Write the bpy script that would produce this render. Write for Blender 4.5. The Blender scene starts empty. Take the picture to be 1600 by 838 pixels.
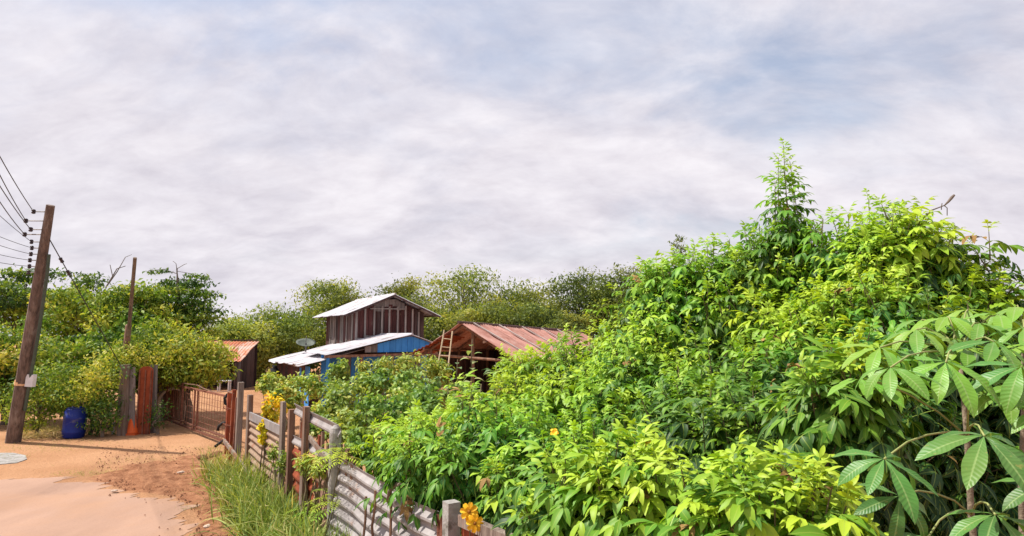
import bpy, math, random
import numpy as np
from mathutils import Vector, Matrix, noise as mnoise

random.seed(7)
RNG = np.random.default_rng(7)
scene = bpy.context.scene
COL = scene.collection
R = math.radians

# ------------------------------------------------------------------ camera
CAM_H, PITCH, FPX = 2.5, math.atan(106 / 1000.0), 1000.0
cam_data = bpy.data.cameras.new('camera')
cam_data.sensor_fit = 'HORIZONTAL'
cam_data.sensor_width = 36.0
cam_data.lens = 36.0 * FPX / 1600.0
cam_data.clip_start = 0.05
cam_data.clip_end = 3000.0
cam = bpy.data.objects.new('camera', cam_data)
COL.objects.link(cam)
cam.location = (0, 0, CAM_H)
cam.rotation_euler = (math.pi / 2 + PITCH, 0, 0)
scene.camera = cam

# ------------------------------------------------------------------ sun and sky
SUN_EL = 58.0
SUN_DIR = Vector((-0.97, 0.05, 0)).normalized() * math.cos(R(SUN_EL)) + Vector((0, 0, math.sin(R(SUN_EL))))
sun_data = bpy.data.lights.new('sun', 'SUN')
sun_data.energy = 5.0
sun_data.angle = R(1.2)
sun_data.color = (1.0, 0.94, 0.84)
sun = bpy.data.objects.new('sun', sun_data)
COL.objects.link(sun)
sun.location = (0, 0, 30)
sun.rotation_euler = (-SUN_DIR).to_track_quat('-Z', 'Y').to_euler()

world = bpy.data.worlds.new('World')
scene.world = world
world.use_nodes = True
wt = world.node_tree
wt.nodes.clear()


def wn(t, **k):
    n = wt.nodes.new(t)
    for a, b in k.items():
        setattr(n, a, b)
    return n


wout = wn('ShaderNodeOutputWorld')
wbg = wn('ShaderNodeBackground')
wsky = wn('ShaderNodeTexSky')
wsky.sky_type = 'NISHITA'
wsky.sun_disc = False
wsky.sun_elevation = R(SUN_EL)
wsky.sun_rotation = math.atan2(SUN_DIR.x, SUN_DIR.y)
wsky.air_density = 1.2
wsky.dust_density = 2.0
wtc = wn('ShaderNodeTexCoord')
wsep = wn('ShaderNodeSeparateXYZ')
wt.links.new(wtc.outputs['Generated'], wsep.inputs[0])
wmx = wn('ShaderNodeMath', operation='MAXIMUM')
wt.links.new(wsep.outputs['Z'], wmx.inputs[0])
wmx.inputs[1].default_value = 0.0
wad = wn('ShaderNodeMath', operation='ADD')
wt.links.new(wmx.outputs[0], wad.inputs[0])
wad.inputs[1].default_value = 0.42
wdv = wn('ShaderNodeVectorMath', operation='DIVIDE')
wcb = wn('ShaderNodeCombineXYZ')
for i in range(3):
    wt.links.new(wad.outputs[0], wcb.inputs[i])
wt.links.new(wtc.outputs['Generated'], wdv.inputs[0])
wt.links.new(wcb.outputs[0], wdv.inputs[1])


def cloud_noise(scale, detail, rot, stretch, loc, rough=0.55, dist=0.3):
    m = wn('ShaderNodeMapping')
    m.inputs['Rotation'].default_value = (0, 0, R(rot))
    m.inputs['Scale'].default_value = (*stretch, 0.0)
    m.inputs['Location'].default_value = (*loc, 0)
    wt.links.new(wdv.outputs[0], m.inputs[0])
    n = wn('ShaderNodeTexNoise')
    n.inputs['Scale'].default_value = scale
    n.inputs['Detail'].default_value = detail
    n.inputs['Roughness'].default_value = rough
    n.inputs['Distortion'].default_value = dist
    wt.links.new(m.outputs[0], n.inputs['Vector'])
    return n.outputs['Fac']


def wramp(fac, stops):
    r = wn('ShaderNodeValToRGB')
    wt.links.new(fac, r.inputs[0])
    e = r.color_ramp.elements
    while len(e) < len(stops):
        e.new(0.5)
    for s, (p, c) in zip(e, stops):
        s.position = p
        s.color = (*c, 1)
    return r.outputs[0]


CLOUD_LOC = (15.2, 17.6)
c_big = cloud_noise(0.85, 5, 25, (1.0, 1.3), CLOUD_LOC, 0.5, 0.5)
c_rip = cloud_noise(3.2, 7, 38, (0.8, 1.25), (1.7, 2.3), 0.60, 0.35)
c_fine = cloud_noise(12.0, 5, 38, (0.8, 1.3), (0.4, 5.3), 0.6, 0.3)
wcm = wn('ShaderNodeMath', operation='MULTIPLY')
wt.links.new(c_big, wcm.inputs[0])
wcm.inputs[1].default_value = 0.70
wcm2 = wn('ShaderNodeMath', operation='MULTIPLY_ADD')
wt.links.new(c_rip, wcm2.inputs[0])
wcm2.inputs[1].default_value = 0.30
wt.links.new(wcm.outputs[0], wcm2.inputs[2])
cover = wramp(wcm2.outputs[0], [(0.37, (0.35,) * 3), (0.48, (0.88,) * 3), (0.56, (1,) * 3)])
rip = wramp(c_rip, [(0.36, (0.0,) * 3), (0.64, (1,) * 3)])
wmixc = wn('ShaderNodeMixRGB')
wt.links.new(rip, wmixc.inputs[0])
wmixc.inputs[1].default_value = (0.560, 0.533, 0.588, 1)
wmixc.inputs[2].default_value = (0.690, 0.660, 0.698, 1)
wfine = wn('ShaderNodeMixRGB', blend_type='SOFT_LIGHT')
wfine.inputs[0].default_value = 0.35
wt.links.new(wmixc.outputs[0], wfine.inputs[1])
wt.links.new(wramp(c_fine, [(0.3, (0.2,) * 3), (0.7, (0.8,) * 3)]), wfine.inputs[2])
wsk = wn('ShaderNodeMixRGB', blend_type='MULTIPLY')
wsk.inputs[0].default_value = 1
wt.links.new(wsky.outputs[0], wsk.inputs[1])
wsk.inputs[2].default_value = (0.125, 0.125, 0.125, 1)
wfin = wn('ShaderNodeMixRGB')
# cloud closes up towards the horizon
whz = wramp(wmx.outputs[0], [(0.10, (1,) * 3), (0.32, (0,) * 3)])
wcov = wn('ShaderNodeMixRGB', blend_type='LIGHTEN')
wcov.inputs[0].default_value = 1
wt.links.new(cover, wcov.inputs[1])
wt.links.new(whz, wcov.inputs[2])
wt.links.new(wcov.outputs[0], wfin.inputs[0])
wt.links.new(wsk.outputs[0], wfin.inputs[1])
wt.links.new(wfine.outputs[0], wfin.inputs[2])
wt.links.new(wfin.outputs[0], wbg.inputs['Color'])
wbg.inputs['Strength'].default_value = 1.0
wt.links.new(wbg.outputs[0], wout.inputs['Surface'])

vs = scene.view_settings
vs.view_transform = 'Standard'
vs.look = 'None'
vs.gamma = 1.0
vs.exposure = 0.4
vs.use_curve_mapping = False
scene.render.engine = 'CYCLES'
scene.cycles.max_bounces = 6
scene.cycles.transparent_max_bounces = 4
scene.cycles.use_denoising = True


# ------------------------------------------------------------------ geometry helpers
def ray(px, py):
    a, b = (px - 800) / FPX, (419 - py) / FPX
    F = Vector((0, math.cos(PITCH), math.sin(PITCH)))
    U = Vector((0, -math.sin(PITCH), math.cos(PITCH)))
    return F + Vector((1, 0, 0)) * a + U * b


def at(px, py, d):
    """the point d metres out along +Y that the photograph shows at (px, py)"""
    r = ray(px, py)
    return Vector((0, 0, CAM_H)) + r * (d / r.y)


def gnd(px, py, z=0.0):
    r = ray(px, py)
    return Vector((0, 0, CAM_H)) + r * ((z - CAM_H) / r.z)


def proj(P):
    """numpy (n,3) -> px, py, depth"""
    cp, sp = math.cos(PITCH), math.sin(PITCH)
    y, z = P[:, 1], P[:, 2] - CAM_H
    f = y * cp + z * sp
    u = -y * sp + z * cp
    f2 = np.where(f > 0.05, f, 0.05)
    return 800 + FPX * P[:, 0] / f2, 419 - FPX * u / f2, f


ORIGIN = {}


def tag(o, label=None, cat=None, group=None, kind=None):
    if label:
        o['label'] = label
    if cat:
        o['category'] = cat
    if group:
        o['group'] = group
    if kind:
        o['kind'] = kind
    return o


def thing(name, loc, label, cat, group=None):
    o = bpy.data.objects.new(name, None)
    o.empty_display_size = 0.2
    COL.objects.link(o)
    o.location = loc
    ORIGIN[o.name] = Vector(loc)
    return tag(o, label, cat, group)


def link(me, name, mat, parent=None, origin=None):
    o = bpy.data.objects.new(name, me)
    COL.objects.link(o)
    if mat is not None and len(me.materials) == 0:
        me.materials.append(mat)
    origin = Vector(origin) if origin is not None else Vector((0, 0, 0))
    if parent is not None:
        o.parent = parent
        o.location = origin - ORIGIN[parent.name]
    else:
        o.location = origin
    ORIGIN[o.name] = origin
    return o


class MB:
    """collects shapes in world coordinates; build() links them as one mesh object"""

    def __init__(self):
        self.v, self.f = [], []

    def add(self, vs_, fs):
        b = len(self.v)
        self.v += [Vector(p) for p in vs_]
        self.f += [tuple(b + i for i in f) for f in fs]
        return self

    def hexa(self, q0, q1):
        """prism between two quads"""
        self.add(list(q0) + list(q1), [(3, 2, 1, 0), (4, 5, 6, 7), (0, 1, 5, 4), (1, 2, 6, 5), (2, 3, 7, 6), (3, 0, 4, 7)])
        return self

    def bar(self, a, b, w, t, side=None, w1=None, t1=None):
        """rectangular bar from a to b; w measured along side"""
        a, b = Vector(a), Vector(b)
        d = (b - a).normalized()
        s = Vector(side) if side is not None else (Vector((0, 0, 1)) if abs(d.z) < 0.9 else Vector((1, 0, 0)))
        s = (s - d * s.dot(d)).normalized()
        n = d.cross(s)
        w1 = w if w1 is None else w1
        t1 = t if t1 is None else t1
        q = lambda c, w_, t_: [c - s * w_ / 2 - n * t_ / 2, c + s * w_ / 2 - n * t_ / 2, c + s * w_ / 2 + n * t_ / 2, c - s * w_ / 2 + n * t_ / 2]
        return self.hexa(q(a, w, t), q(b, w1, t1))

    def tube(self, pts, rad, n=8, cap=True):
        pts = [Vector(p) for p in pts]
        if not hasattr(rad, '__len__'):
            rad = [rad] * len(pts)
        b = len(self.v)
        ref = None
        for i, p in enumerate(pts):
            d = (pts[min(i + 1, len(pts) - 1)] - pts[max(i - 1, 0)]).normalized()
            if ref is None:
                ref = Vector((1, 0, 0)) if abs(d.x) < 0.8 else Vector((0, 1, 0))
            s = (ref - d * ref.dot(d)).normalized()
            t = d.cross(s)
            ref = s
            for k in range(n):
                a = 2 * math.pi * k / n
                self.v.append(p + (s * math.cos(a) + t * math.sin(a)) * rad[i])
        for i in range(len(pts) - 1):
            for k in range(n):
                k2 = (k + 1) % n
                self.f.append((b + i * n + k, b + i * n + k2, b + (i + 1) * n + k2, b + (i + 1) * n + k))
        if cap:
            self.f.append(tuple(b + k for k in reversed(range(n))))
            e = b + (len(pts) - 1) * n
            self.f.append(tuple(e + k for k in range(n)))
        return self

    def lathe(self, base, prof, n=20, axis=Vector((0, 0, 1))):
        axis = Vector(axis).normalized()
        s = Vector((1, 0, 0)) if abs(axis.x) < 0.8 else Vector((0, 1, 0))
        s = (s - axis * s.dot(axis)).normalized()
        t = axis.cross(s)
        b = len(self.v)
        base = Vector(base)
        for r, h in prof:
            for k in range(n):
                a = 2 * math.pi * k / n
                self.v.append(base + axis * h + (s * math.cos(a) + t * math.sin(a)) * r)
        for i in range(len(prof) - 1):
            for k in range(n):
                k2 = (k + 1) % n
                self.f.append((b + i * n + k, b + i * n + k2, b + (i + 1) * n + k2, b + (i + 1) * n + k))
        self.f.append(tuple(b + k for k in reversed(range(n))))
        e = b + (len(prof) - 1) * n
        self.f.append(tuple(e + k for k in range(n)))
        return self

    def sheet(self, o, U, V, w, l, pitch=0.15, amp=0.02, thick=0.004, rows=3, wob=0.01, along='V', flat=False):
        """corrugated sheet; ridges run along V (or U)"""
        o, U, V = Vector(o), Vector(U).normalized(), Vector(V).normalized()
        N = U.cross(V).normalized()
        if along == 'U':
            n1, n2 = rows, max(4, int(l / pitch * 6))
        else:
            n1, n2 = max(4, int(w / pitch * 6)), rows
        sx, sy = random.random() * 50, random.random() * 50
        top, bot = [], []
        for j in range(n2 + 1):
            for i in range(n1 + 1):
                u, v = w * i / n1, l * j / n2
                c = v if along == 'U' else u
                h = 0 if flat else amp * math.sin(2 * math.pi * c / pitch)
                h += wob * mnoise.noise(Vector((u * 1.3 + sx, v * 1.1 + sy, 0)))
                p = o + U * u + V * v + N * h
                top.append(p)
                bot.append(p - N * thick)
        m = n1 + 1
        tot = m * (n2 + 1)
        fs = []
        for j in range(n2):
            for i in range(n1):
                a = j * m + i
                fs.append((a, a + 1, a + m + 1, a + m))
                fs.append((tot + a, tot + a + m, tot + a + m + 1, tot + a + 1))
        for i in range(n1):
            fs.append((i, tot + i, tot + i + 1, i + 1))
            a = n2 * m + i
            fs.append((a, a + 1, tot + a + 1, tot + a))
        for j in range(n2):
            a = j * m
            fs.append((a, a + m, tot + a + m, tot + a))
            a = j * m + n1
            fs.append((a, tot + a, tot + a + m, a + m))
        return self.add(top + bot, fs)

    def build(self, name, mat, parent=None, smooth=False, label=None, kind=None, base=False):
        n = len(self.v)
        c = Vector((0, 0, 0))
        for p in self.v:
            c += p
        c /= max(n, 1)
        if base:
            c.z = min(p.z for p in self.v)
        me = bpy.data.meshes.new(name)
        me.from_pydata([tuple(p - c) for p in self.v], [], self.f)
        if smooth:
            me.polygons.foreach_set('use_smooth', [True] * len(me.polygons))
        me.update()
        o = link(me, name, mat, parent, c)
        if label:
            o['label'] = label
        if kind:
            o['kind'] = kind
        return o


def rough_pts(a, b, n, amp, seed=None):
    """points from a to b with a crooked wander"""
    a, b = Vector(a), Vector(b)
    s = random.random() * 100
    out = []
    for i in range(n + 1):
        t = i / n
        k = math.sin(math.pi * t)
        out.append(a.lerp(b, t) + Vector((mnoise.noise(Vector((t * 3, s, 0))), mnoise.noise(Vector((t * 3, s, 9))), mnoise.noise(Vector((t * 3, s, 20))))) * amp * k)
    return out


# ------------------------------------------------------------------ materials
def nodes_of(name):
    m = bpy.data.materials.new(name)
    m.use_nodes = True
    nt = m.node_tree
    nt.nodes.clear()
    out = nt.nodes.new('ShaderNodeOutputMaterial')
    return m, nt, out


def pmat(name, c1, c2, scale=6.0, rough=0.8, stretch=(1, 1, 1), c3=None, spot=0.62, spot_scale=2.0, bump=0.3, metal=0.0, detail=6, vary=0.15, spec=0.3, bump_scale=None):
    """two colours broken by noise, optional third colour in patches with a shape of their own, fine relief"""
    m, nt, out = nodes_of(name)
    L = nt.links.new
    N = nt.nodes.new
    tc = N('ShaderNodeTexCoord')
    oi = N('ShaderNodeObjectInfo')
    add = N('ShaderNodeVectorMath')
    add.operation = 'ADD'
    mul = N('ShaderNodeVectorMath')
    mul.operation = 'SCALE'
    cb = N('ShaderNodeCombineXYZ')
    for i in range(3):
        L(oi.outputs['Random'], cb.inputs[i])
    L(cb.outputs[0], mul.inputs[0])
    mul.inputs['Scale'].default_value = 37.0
    L(tc.outputs['Object'], add.inputs[0])
    L(mul.outputs[0], add.inputs[1])
    mp = N('ShaderNodeMapping')
    mp.inputs['Scale'].default_value = stretch
    L(add.outputs[0], mp.inputs[0])
    n1 = N('ShaderNodeTexNoise')
    n1.inputs['Scale'].default_value = scale
    n1.inputs['Detail'].default_value = detail
    n1.inputs['Roughness'].default_value = 0.65
    L(mp.outputs[0], n1.inputs['Vector'])
    r1 = N('ShaderNodeValToRGB')
    r1.color_ramp.elements[0].position = 0.33
    r1.color_ramp.elements[1].position = 0.67
    r1.color_ramp.elements[0].color = (*c1, 1)
    r1.color_ramp.elements[1].color = (*c2, 1)
    L(n1.outputs['Fac'], r1.inputs[0])
    col = r1.outputs[0]
    if c3 is not None:
        n2 = N('ShaderNodeTexNoise')
        n2.inputs['Scale'].default_value = spot_scale
        n2.inputs['Detail'].default_value = 7
        n2.inputs['Roughness'].default_value = 0.7
        L(mp.outputs[0], n2.inputs['Vector'])
        r2 = N('ShaderNodeValToRGB')
        r2.color_ramp.elements[0].position = spot - 0.06
        r2.color_ramp.elements[1].position = spot + 0.06
        r2.color_ramp.elements[0].color = (0, 0, 0, 1)
        r2.color_ramp.elements[1].color = (1, 1, 1, 1)
        L(n2.outputs['Fac'], r2.inputs[0])
        mx = N('ShaderNodeMixRGB')
        L(r2.outputs[0], mx.inputs[0])
        L(col, mx.inputs[1])
        mx.inputs[2].default_value = (*c3, 1)
        col = mx.outputs[0]
    if vary:
        hs = N('ShaderNodeHueSaturation')
        mr = N('ShaderNodeMapRange')
        mr.inputs['To Min'].default_value = 1 - vary
        mr.inputs['To Max'].default_value = 1 + vary
        L(oi.outputs['Random'], mr.inputs['Value'])
        L(mr.outputs[0], hs.inputs['Value'])
        L(col, hs.inputs['Color'])
        col = hs.outputs[0]
    bs = N('ShaderNodeBsdfPrincipled')
    L(col, bs.inputs['Base Color'])
    bs.inputs['Roughness'].default_value = rough
    bs.inputs['Metallic'].default_value = metal
    bs.inputs['Specular IOR Level'].default_value = spec
    if bump:
        n3 = N('ShaderNodeTexNoise')
        n3.inputs['Scale'].default_value = bump_scale or scale * 4
        n3.inputs['Detail'].default_value = 5
        L(mp.outputs[0], n3.inputs['Vector'])
        bp = N('ShaderNodeBump')
        bp.inputs['Strength'].default_value = bump
        bp.inputs['Distance'].default_value = 0.02
        L(n3.outputs['Fac'], bp.inputs['Height'])
        L(bp.outputs[0], bs.inputs['Normal'])
    L(bs.outputs[0], out.inputs['Surface'])
    return m


def leafmat(name, stops, trans=0.35, rough=0.5, spec=0.35, rib=None, veins=False, vary=0.25, vscale=1.5, tmul=1.6):
    """leafco attribute: x across the blade, y along it, z the leaf's age"""
    m, nt, out = nodes_of(name)
    L = nt.links.new
    N = nt.nodes.new
    atr = N('ShaderNodeAttribute')
    atr.attribute_name = 'leafco'
    sp = N('ShaderNodeSeparateXYZ')
    L(atr.outputs['Vector'], sp.inputs[0])
    geo = N('ShaderNodeNewGeometry')
    nz = N('ShaderNodeTexNoise')
    nz.inputs['Scale'].default_value = vscale
    nz.inputs['Detail'].default_value = 4
    L(geo.outputs['Position'], nz.inputs['Vector'])
    ma = N('ShaderNodeMath')
    ma.operation = 'MULTIPLY_ADD'
    L(nz.outputs['Fac'], ma.inputs[0])
    ma.inputs[1].default_value = vary * 2
    ma.inputs[2].default_value = -vary
    ad = N('ShaderNodeMath')
    ad.operation = 'ADD'
    ad.use_clamp = True
    L(sp.outputs['Z'], ad.inputs[0])
    L(ma.outputs[0], ad.inputs[1])
    rp = N('ShaderNodeValToRGB')
    e = rp.color_ramp.elements
    while len(e) < len(stops):
        e.new(0.5)
    for s, (p, c) in zip(e, stops):
        s.position = p
        s.color = (*c, 1)
    L(ad.outputs[0], rp.inputs[0])
    nh = N('ShaderNodeTexNoise')
    nh.inputs['Scale'].default_value = vscale * 0.55
    nh.inputs['Detail'].default_value = 6
    L(geo.outputs['Position'], nh.inputs['Vector'])
    mh = N('ShaderNodeMapRange')
    mh.inputs['From Min'].default_value = 0.3
    mh.inputs['From Max'].default_value = 0.7
    mh.inputs['To Min'].default_value = 0.475
    mh.inputs['To Max'].default_value = 0.525
    L(nh.outputs['Fac'], mh.inputs['Value'])
    hs = N('ShaderNodeHueSaturation')
    L(mh.outputs[0], hs.inputs['Hue'])
    L(rp.outputs[0], hs.inputs['Color'])
    col = hs.outputs[0]
    ab = N('ShaderNodeMath')
    ab.operation = 'ABSOLUTE'
    L(sp.outputs['X'], ab.inputs[0])
    bs = N('ShaderNodeBsdfPrincipled')
    if rib is not None:
        rr = N('ShaderNodeValToRGB')
        rr.color_ramp.elements[0].position = 0.03
        rr.color_ramp.elements[1].position = 0.14
        rr.color_ramp.elements[0].color = (1, 1, 1, 1)
        rr.color_ramp.elements[1].color = (0, 0, 0, 1)
        L(ab.outputs[0], rr.inputs[0])
        fac = rr.outputs[0]
        if veins:
            # side veins slant forward from the midrib
            m1 = N('ShaderNodeMath')
            m1.operation = 'MULTIPLY_ADD'
            L(ab.outputs[0], m1.inputs[0])
            m1.inputs[1].default_value = -0.09
            L(sp.outputs['Y'], m1.inputs[2])
            m2 = N('ShaderNodeMath')
            m2.operation = 'MULTIPLY'
            L(m1.outputs[0], m2.inputs[0])
            m2.inputs[1].default_value = 15 * 2 * math.pi
            m3 = N('ShaderNodeMath')
            m3.operation = 'SINE'
            L(m2.outputs[0], m3.inputs[0])
            r3 = N('ShaderNodeValToRGB')
            r3.color_ramp.elements[0].position = 0.86
            r3.color_ramp.elements[1].position = 0.99
            r3.color_ramp.elements[0].color = (0, 0, 0, 1)
            r3.color_ramp.elements[1].color = (0.14, 0.14, 0.14, 1)
            m4 = N('ShaderNodeMath')
            m4.operation = 'MULTIPLY_ADD'
            L(m3.outputs[0], m4.inputs[0])
            m4.inputs[1].default_value = 0.5
            m4.inputs[2].default_value = 0.5
            L(m4.outputs[0], r3.inputs[0])
            mxv = N('ShaderNodeMath')
            mxv.operation = 'MAXIMUM'
            L(fac, mxv.inputs[0])
            L(r3.outputs[0], mxv.inputs[1])
            fac = mxv.outputs[0]
            bp = N('ShaderNodeBump')
            bp.inputs['Strength'].default_value = 0.22
            bp.inputs['Distance'].default_value = 0.003
            L(m4.outputs[0], bp.inputs['Height'])
            L(bp.outputs[0], bs.inputs['Normal'])
        mx = N('ShaderNodeMixRGB')
        sc = N('ShaderNodeMath')
        sc.operation = 'MULTIPLY'
        L(fac, sc.inputs[0])
        sc.inputs[1].default_value = 0.6
        L(sc.outputs[0], mx.inputs[0])
        L(col, mx.inputs[1])
        mx.inputs[2].default_value = (*rib, 1)
        col = mx.outputs[0]
        if veins:
            ns_ = N('ShaderNodeTexNoise')
            ns_.inputs['Scale'].default_value = 55
            ns_.inputs['Detail'].default_value = 3
            L(geo.outputs['Position'], ns_.inputs['Vector'])
            rs_ = N('ShaderNodeValToRGB')
            rs_.color_ramp.elements[0].position = 0.66
            rs_.color_ramp.elements[1].position = 0.72
            rs_.color_ramp.elements[0].color = (0, 0, 0, 1)
            rs_.color_ramp.elements[1].color = (0.6, 0.6, 0.6, 1)
            L(ns_.outputs['Fac'], rs_.inputs[0])
            m5 = N('ShaderNodeMixRGB')
            L(rs_.outputs[0], m5.inputs[0])
            L(col, m5.inputs[1])
            m5.inputs[2].default_value = (0.28, 0.26, 0.07, 1)
            col = m5.outputs[0]
    L(col, bs.inputs['Base Color'])
    bs.inputs['Roughness'].default_value = rough
    bs.inputs['Specular IOR Level'].default_value = spec
    tr = N('ShaderNodeBsdfTranslucent')
    tm = N('ShaderNodeMixRGB')
    tm.blend_type = 'MULTIPLY'
    tm.inputs[0].default_value = 1
    L(col, tm.inputs[1])
    tm.inputs[2].default_value = (tmul, tmul * 0.95, tmul * 0.4, 1)
    L(tm.outputs[0], tr.inputs['Color'])
    ms = N('ShaderNodeMixShader')
    ms.inputs[0].default_value = trans
    L(bs.outputs[0], ms.inputs[1])
    L(tr.outputs[0], ms.inputs[2])
    L(ms.outputs[0], out.inputs['Surface'])
    return m


M = {}
M['white_roof'] = pmat('weathered white roofing', (0.42, 0.41, 0.45), (0.56, 0.55, 0.59), 1.6, 0.6, (1, 1, 1), (0.27, 0.21, 0.18), 0.59, 1.4, 0.05)
M['dark_plank'] = pmat('dark brown weathered plank', (0.040, 0.024, 0.024), (0.115, 0.070, 0.062), 9, 0.85, (1, 1, 0.12), (0.20, 0.17, 0.16), 0.64, 3, 0.4, vary=0.35)
M['red_plank'] = pmat('red brown stained panel', (0.050, 0.017, 0.016), (0.115, 0.040, 0.036), 8, 0.8, (1, 1, 0.2), (0.15, 0.11, 0.10), 0.66, 3, 0.3, vary=0.3)
M['batten'] = pmat('greyed timber batten', (0.20, 0.17, 0.155), (0.36, 0.32, 0.30), 8, 0.85, (1, 1, 0.15), vary=0.2)
M['grey_board'] = pmat('greyed board', (0.13, 0.115, 0.11), (0.27, 0.24, 0.23), 8, 0.85, (1, 1, 0.2), (0.09, 0.05, 0.045), 0.62, 3, vary=0.3)
M['blue_paint'] = pmat('blue painted board', (0.03, 0.20, 0.58), (0.06, 0.30, 0.72), 4, 0.6, (1, 1, 0.3), (0.18, 0.22, 0.30), 0.68, 3, 0.15, vary=0.15)
M['rust_roof'] = pmat('rusty corrugated roofing', (0.32, 0.14, 0.11), (0.50, 0.28, 0.235), 3.0, 0.85, (1, 1, 1), (0.44, 0.31, 0.28), 0.62, 2.2, 0.15, vary=0.16)
M['rust_orange'] = pmat('orange rust roofing', (0.33, 0.10, 0.045), (0.52, 0.19, 0.10), 2.2, 0.85, (1, 1, 1), (0.46, 0.34, 0.29), 0.52, 1.8, 0.15, vary=0.12)
M['rust_red'] = pmat('red rusted steel', (0.16, 0.030, 0.012), (0.32, 0.075, 0.028), 5, 0.85, (1, 1, 0.5), (0.10, 0.035, 0.025), 0.60, 4, 0.25, vary=0.15)
M['rust_frame'] = pmat('brown rusted steel bar', (0.13, 0.045, 0.028), (0.27, 0.11, 0.07), 12, 0.85, vary=0.2)
M['tin_grey'] = pmat('dull grey corrugated tin', (0.20, 0.18, 0.18), (0.34, 0.315, 0.315), 5, 0.6, (1, 1, 1), (0.26, 0.17, 0.13), 0.64, 4, 0.12, vary=0.1, spec=0.4)
M['tin_tan'] = pmat('tan stained corrugated tin', (0.24, 0.155, 0.105), (0.38, 0.27, 0.20), 5, 0.8, (1, 1, 1), (0.27, 0.13, 0.08), 0.58, 4, 0.12)
M['post_wood'] = pmat('weathered grey timber post', (0.11, 0.080, 0.065), (0.33, 0.265, 0.225), 16, 0.9, (1, 1, 0.10), (0.20, 0.095, 0.055), 0.56, 3, 0.9, vary=0.15)
M['brown_wood'] = pmat('brown weathered timber', (0.12, 0.065, 0.045), (0.27, 0.155, 0.105), 10, 0.9, (1, 1, 0.12), vary=0.25, bump=0.5)
M['concrete'] = pmat('old concrete post', (0.24, 0.225, 0.215), (0.42, 0.40, 0.385), 12, 0.9, (1, 1, 1), (0.15, 0.14, 0.12), 0.56, 6, 0.3, vary=0.1)
M['pole_concrete'] = pmat('brown stained pole', (0.070, 0.050, 0.042), (0.21, 0.15, 0.125), 14, 0.9, (1, 1, 0.12), (0.26, 0.21, 0.18), 0.60, 4, 0.9, vary=0)
M['porcelain'] = pmat('dark glazed insulator', (0.03, 0.022, 0.03), (0.06, 0.045, 0.055), 8, 0.3, bump=0)
M['steel'] = pmat('dull galvanised steel', (0.16, 0.16, 0.17), (0.28, 0.27, 0.28), 10, 0.5, bump=0.05, metal=0.4)
M['band'] = pmat('tan wooden band', (0.55, 0.30, 0.14), (0.68, 0.42, 0.24), 8, 0.8)
M['wire'] = pmat('black cable sheath', (0.03, 0.028, 0.03), (0.055, 0.05, 0.05), 8, 0.6, bump=0)
M['conduit'] = pmat('grey green conduit', (0.04, 0.065, 0.05), (0.07, 0.095, 0.075), 8, 0.6, bump=0)
M['barrel'] = pmat('blue plastic drum', (0.006, 0.018, 0.17), (0.010, 0.028, 0.25), 5, 0.45, (1, 1, 1), (0.09, 0.10, 0.17), 0.60, 5, 0.1, spec=0.3)
M['cone'] = pmat('orange plastic cone', (0.62, 0.095, 0.018), (0.76, 0.14, 0.03), 5, 0.6, (1, 1, 1), (0.5, 0.13, 0.06), 0.68, 5, 0.1)
M['rubber'] = pmat('black rubber', (0.012, 0.011, 0.012), (0.03, 0.026, 0.025), 8, 0.7, bump=0.1)
M['dark_cloth'] = pmat('black sacking', (0.012, 0.012, 0.014), (0.03, 0.03, 0.032), 6, 0.9)
M['bamboo'] = pmat('pale bamboo', (0.38, 0.29, 0.18), (0.55, 0.45, 0.31), 8, 0.7, (1, 1, 0.3))
M['pale_plaster'] = pmat('pale peach cement', (0.42, 0.30, 0.23), (0.60, 0.47, 0.38), 5, 0.9)
M['white_plastic'] = pmat('dirty white plastic', (0.52, 0.52, 0.54), (0.68, 0.68, 0.70), 5, 0.5, bump=0)
M['grey_dish'] = pmat('grey mesh dish', (0.06, 0.075, 0.06), (0.12, 0.14, 0.12), 14, 0.6)
M['pale_lath'] = pmat('pale bleached lath', (0.42, 0.36, 0.33), (0.58, 0.52, 0.48), 9, 0.85)
M['bark'] = pmat('grey brown bark', (0.085, 0.062, 0.045), (0.20, 0.155, 0.12), 9, 0.95, (1, 1, 0.2), bump=0.6)
M['stem_green'] = pmat('green brown shrub stem', (0.075, 0.060, 0.030), (0.16, 0.125, 0.065), 12, 0.8, (1, 1, 0.3), bump=0.3)
M['petiole'] = pmat('yellow green leaf stalk', (0.20, 0.24, 0.075), (0.30, 0.30, 0.11), 14, 0.6, bump=0)
M['cassava_stem'] = pmat('knobbly grey brown stem', (0.14, 0.105, 0.075), (0.26, 0.20, 0.145), 20, 0.9, bump=0.5)
M['petal'] = pmat('golden yellow petal', (0.85, 0.42, 0.012), (0.90, 0.56, 0.03), 20, 0.6, bump=0)
M['petal_eye'] = pmat('dark orange flower centre', (0.25, 0.09, 0.01), (0.40, 0.16, 0.02), 30, 0.8, bump=0)
M['stone'] = pmat('pale field stone', (0.36, 0.26, 0.20), (0.58, 0.47, 0.39), 6, 0.9, vary=0.2)
M['clod'] = pmat('dark red soil clod', (0.15, 0.062, 0.034), (0.30, 0.13, 0.07), 8, 0.95, vary=0.2)
M['twig'] = pmat('dry grey twig', (0.12, 0.095, 0.08), (0.22, 0.18, 0.155), 14, 0.9)

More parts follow.
